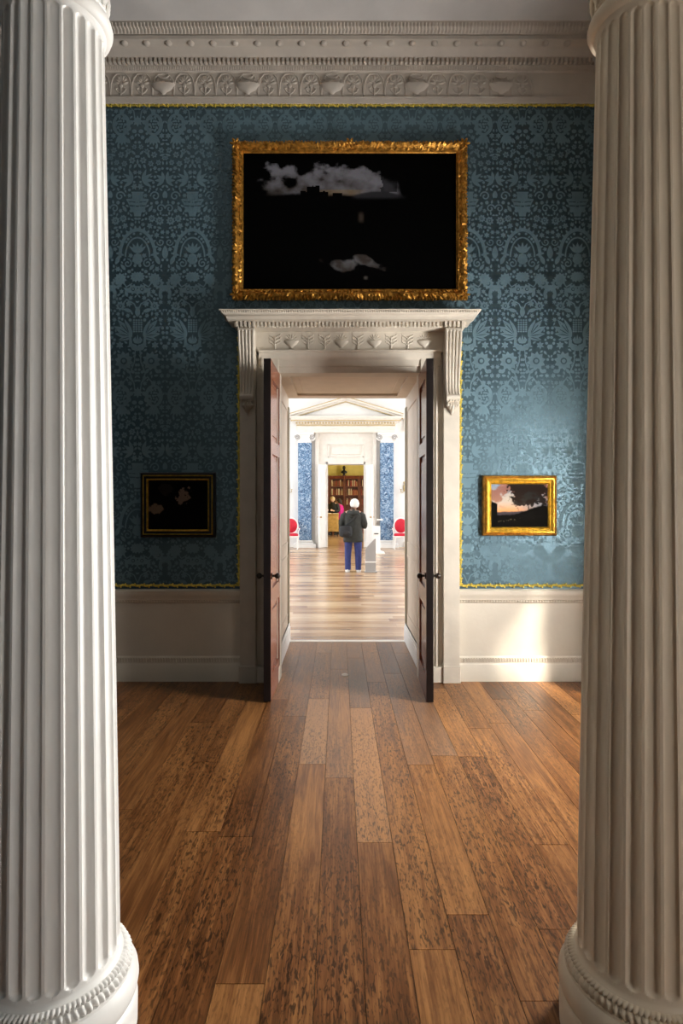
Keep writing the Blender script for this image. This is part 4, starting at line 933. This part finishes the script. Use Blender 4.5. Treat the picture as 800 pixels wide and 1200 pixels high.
# library table
tx0, tx1 = -1.35, PX(396.5, 26.6); e = empty('library_table', ((tx0 + tx1)/2, 26.8, 0), 'yellow satinwood library table in front of the two visitors', 'table')
mb = MB(); mb.box(tx0 - .02, tx1 + .02, 26.35, 27.2, .98, 1.03, c=.01); mb.build('tabletop', M['sat'], e)
mb = MB(); mb.box(tx0, tx1, 26.4, 27.15, .22, .98, c=.01); mb.build('case', M['sat'], e)
for i in range(3):
    for z0 in (.26, .50, .74):
        a = tx0 + .04 + i*(tx1 - tx0 - .08)/3; mb = MB(); mb.box(a + .01, a + (tx1 - tx0 - .08)/3 - .01, 26.385, 26.405, z0, z0 + .21, c=.005); d_ = mb.build('drawer', M['sat'], e)
        mb = MB(); mb.ell((a + (tx1 - tx0 - .08)/6, 26.37, z0 + .105), (.02, .02, .02), 8, 6); mb.build('knob', M['brass'], d_)
for a in (tx0 + .05, tx1 - .05):
    for b in (26.45, 27.1): mb = MB(); mb.tube([(a, b, .23), (a, b, 0)], [.035, .02], 8); mb.build('leg', M['ebony'], e)
for i in range(3):
    mb = MB(); a = tx1 - .12 - i*.3; mb.box(a - .11, a + .09, 26.5, 26.75, 1.03, 1.035 + .008*i + .008); tag(mb.build('open_papers', M['paper']), 'white papers on the library table, %s from its right end' % ['first', 'second', 'third'][i], 'papers', 'papers on the library table')

# ---------------------------------------------------------------- light
def area(name, loc, rot, sx, sy, power, col=(1, 1, 1)):
    l = bpy.data.lights.new(name, 'AREA'); l.shape = 'RECTANGLE'; l.size = sx; l.size_y = sy; l.energy = power; l.color = col
    o = bpy.data.objects.new(name, l); COL.objects.link(o); o.location = loc; o.rotation_euler = rot; return o
# daylight outside each window (facing -x: rot y = +90)
area('daylight_window_1', (XR + .32, 3.56, 1.66), (0, PI/2, 0), 1.8, .92, 300, (1, .98, .95))
area('daylight_window_2', (XR + .32, -.91, 1.8), (0, PI/2, 0), 2.2, .82, 92, (1, .97, .93))
for a, b in HW:
    area('hall_daylight', (HX0 - .32, (a + b)/2, 2.85), (0, -PI/2, 0), 4.1, 2.4, 260, (.93, .97, 1))
    area('hall_daylight', (HX1 + .32, (a + b)/2, 2.85), (0, PI/2, 0), 4.1, 2.4, 240, (1, .98, .95))
area('library_fill_light', (3.3, 25, 2.4), (0, PI/2, 0), 2.5, 4, 260, (1, .93, .8))  # fill lamp added inside the library, whose walls have no window
sn = bpy.data.lights.new('sun', 'SUN'); sn.energy = 11.0; sn.angle = math.radians(5); sn.color = (1, .93, .82)
so = bpy.data.objects.new('sun', sn); COL.objects.link(so); so.rotation_euler = Vector((1.0, -1.5, 1.6)).to_track_quat('Z', 'Y').to_euler()
wd = bpy.data.worlds.new('sky'); bpy.context.scene.world = wd; wd.use_nodes = True
wd.node_tree.nodes['Background'].inputs['Color'].default_value = (.75, .85, 1, 1); wd.node_tree.nodes['Background'].inputs['Strength'].default_value = 1.0

# ---------------------------------------------------------------- camera
cam = bpy.data.cameras.new('camera'); co = bpy.data.objects.new('camera', cam); COL.objects.link(co)
co.location = (0, 0, EYE); co.rotation_euler = (PI/2, 0, 0)
cam.sensor_fit = 'VERTICAL'; cam.sensor_height = 36; cam.sensor_width = 24; cam.lens = F/1200*36
cam.shift_x = 3/1200; cam.shift_y = -13/1200; cam.clip_start = .02; cam.clip_end = 200
sc = bpy.context.scene; sc.camera = co
vs = sc.view_settings; vs.view_transform = 'Standard'; vs.look = 'None'; vs.exposure = .14; vs.gamma = 1; vs.use_curve_mapping = False
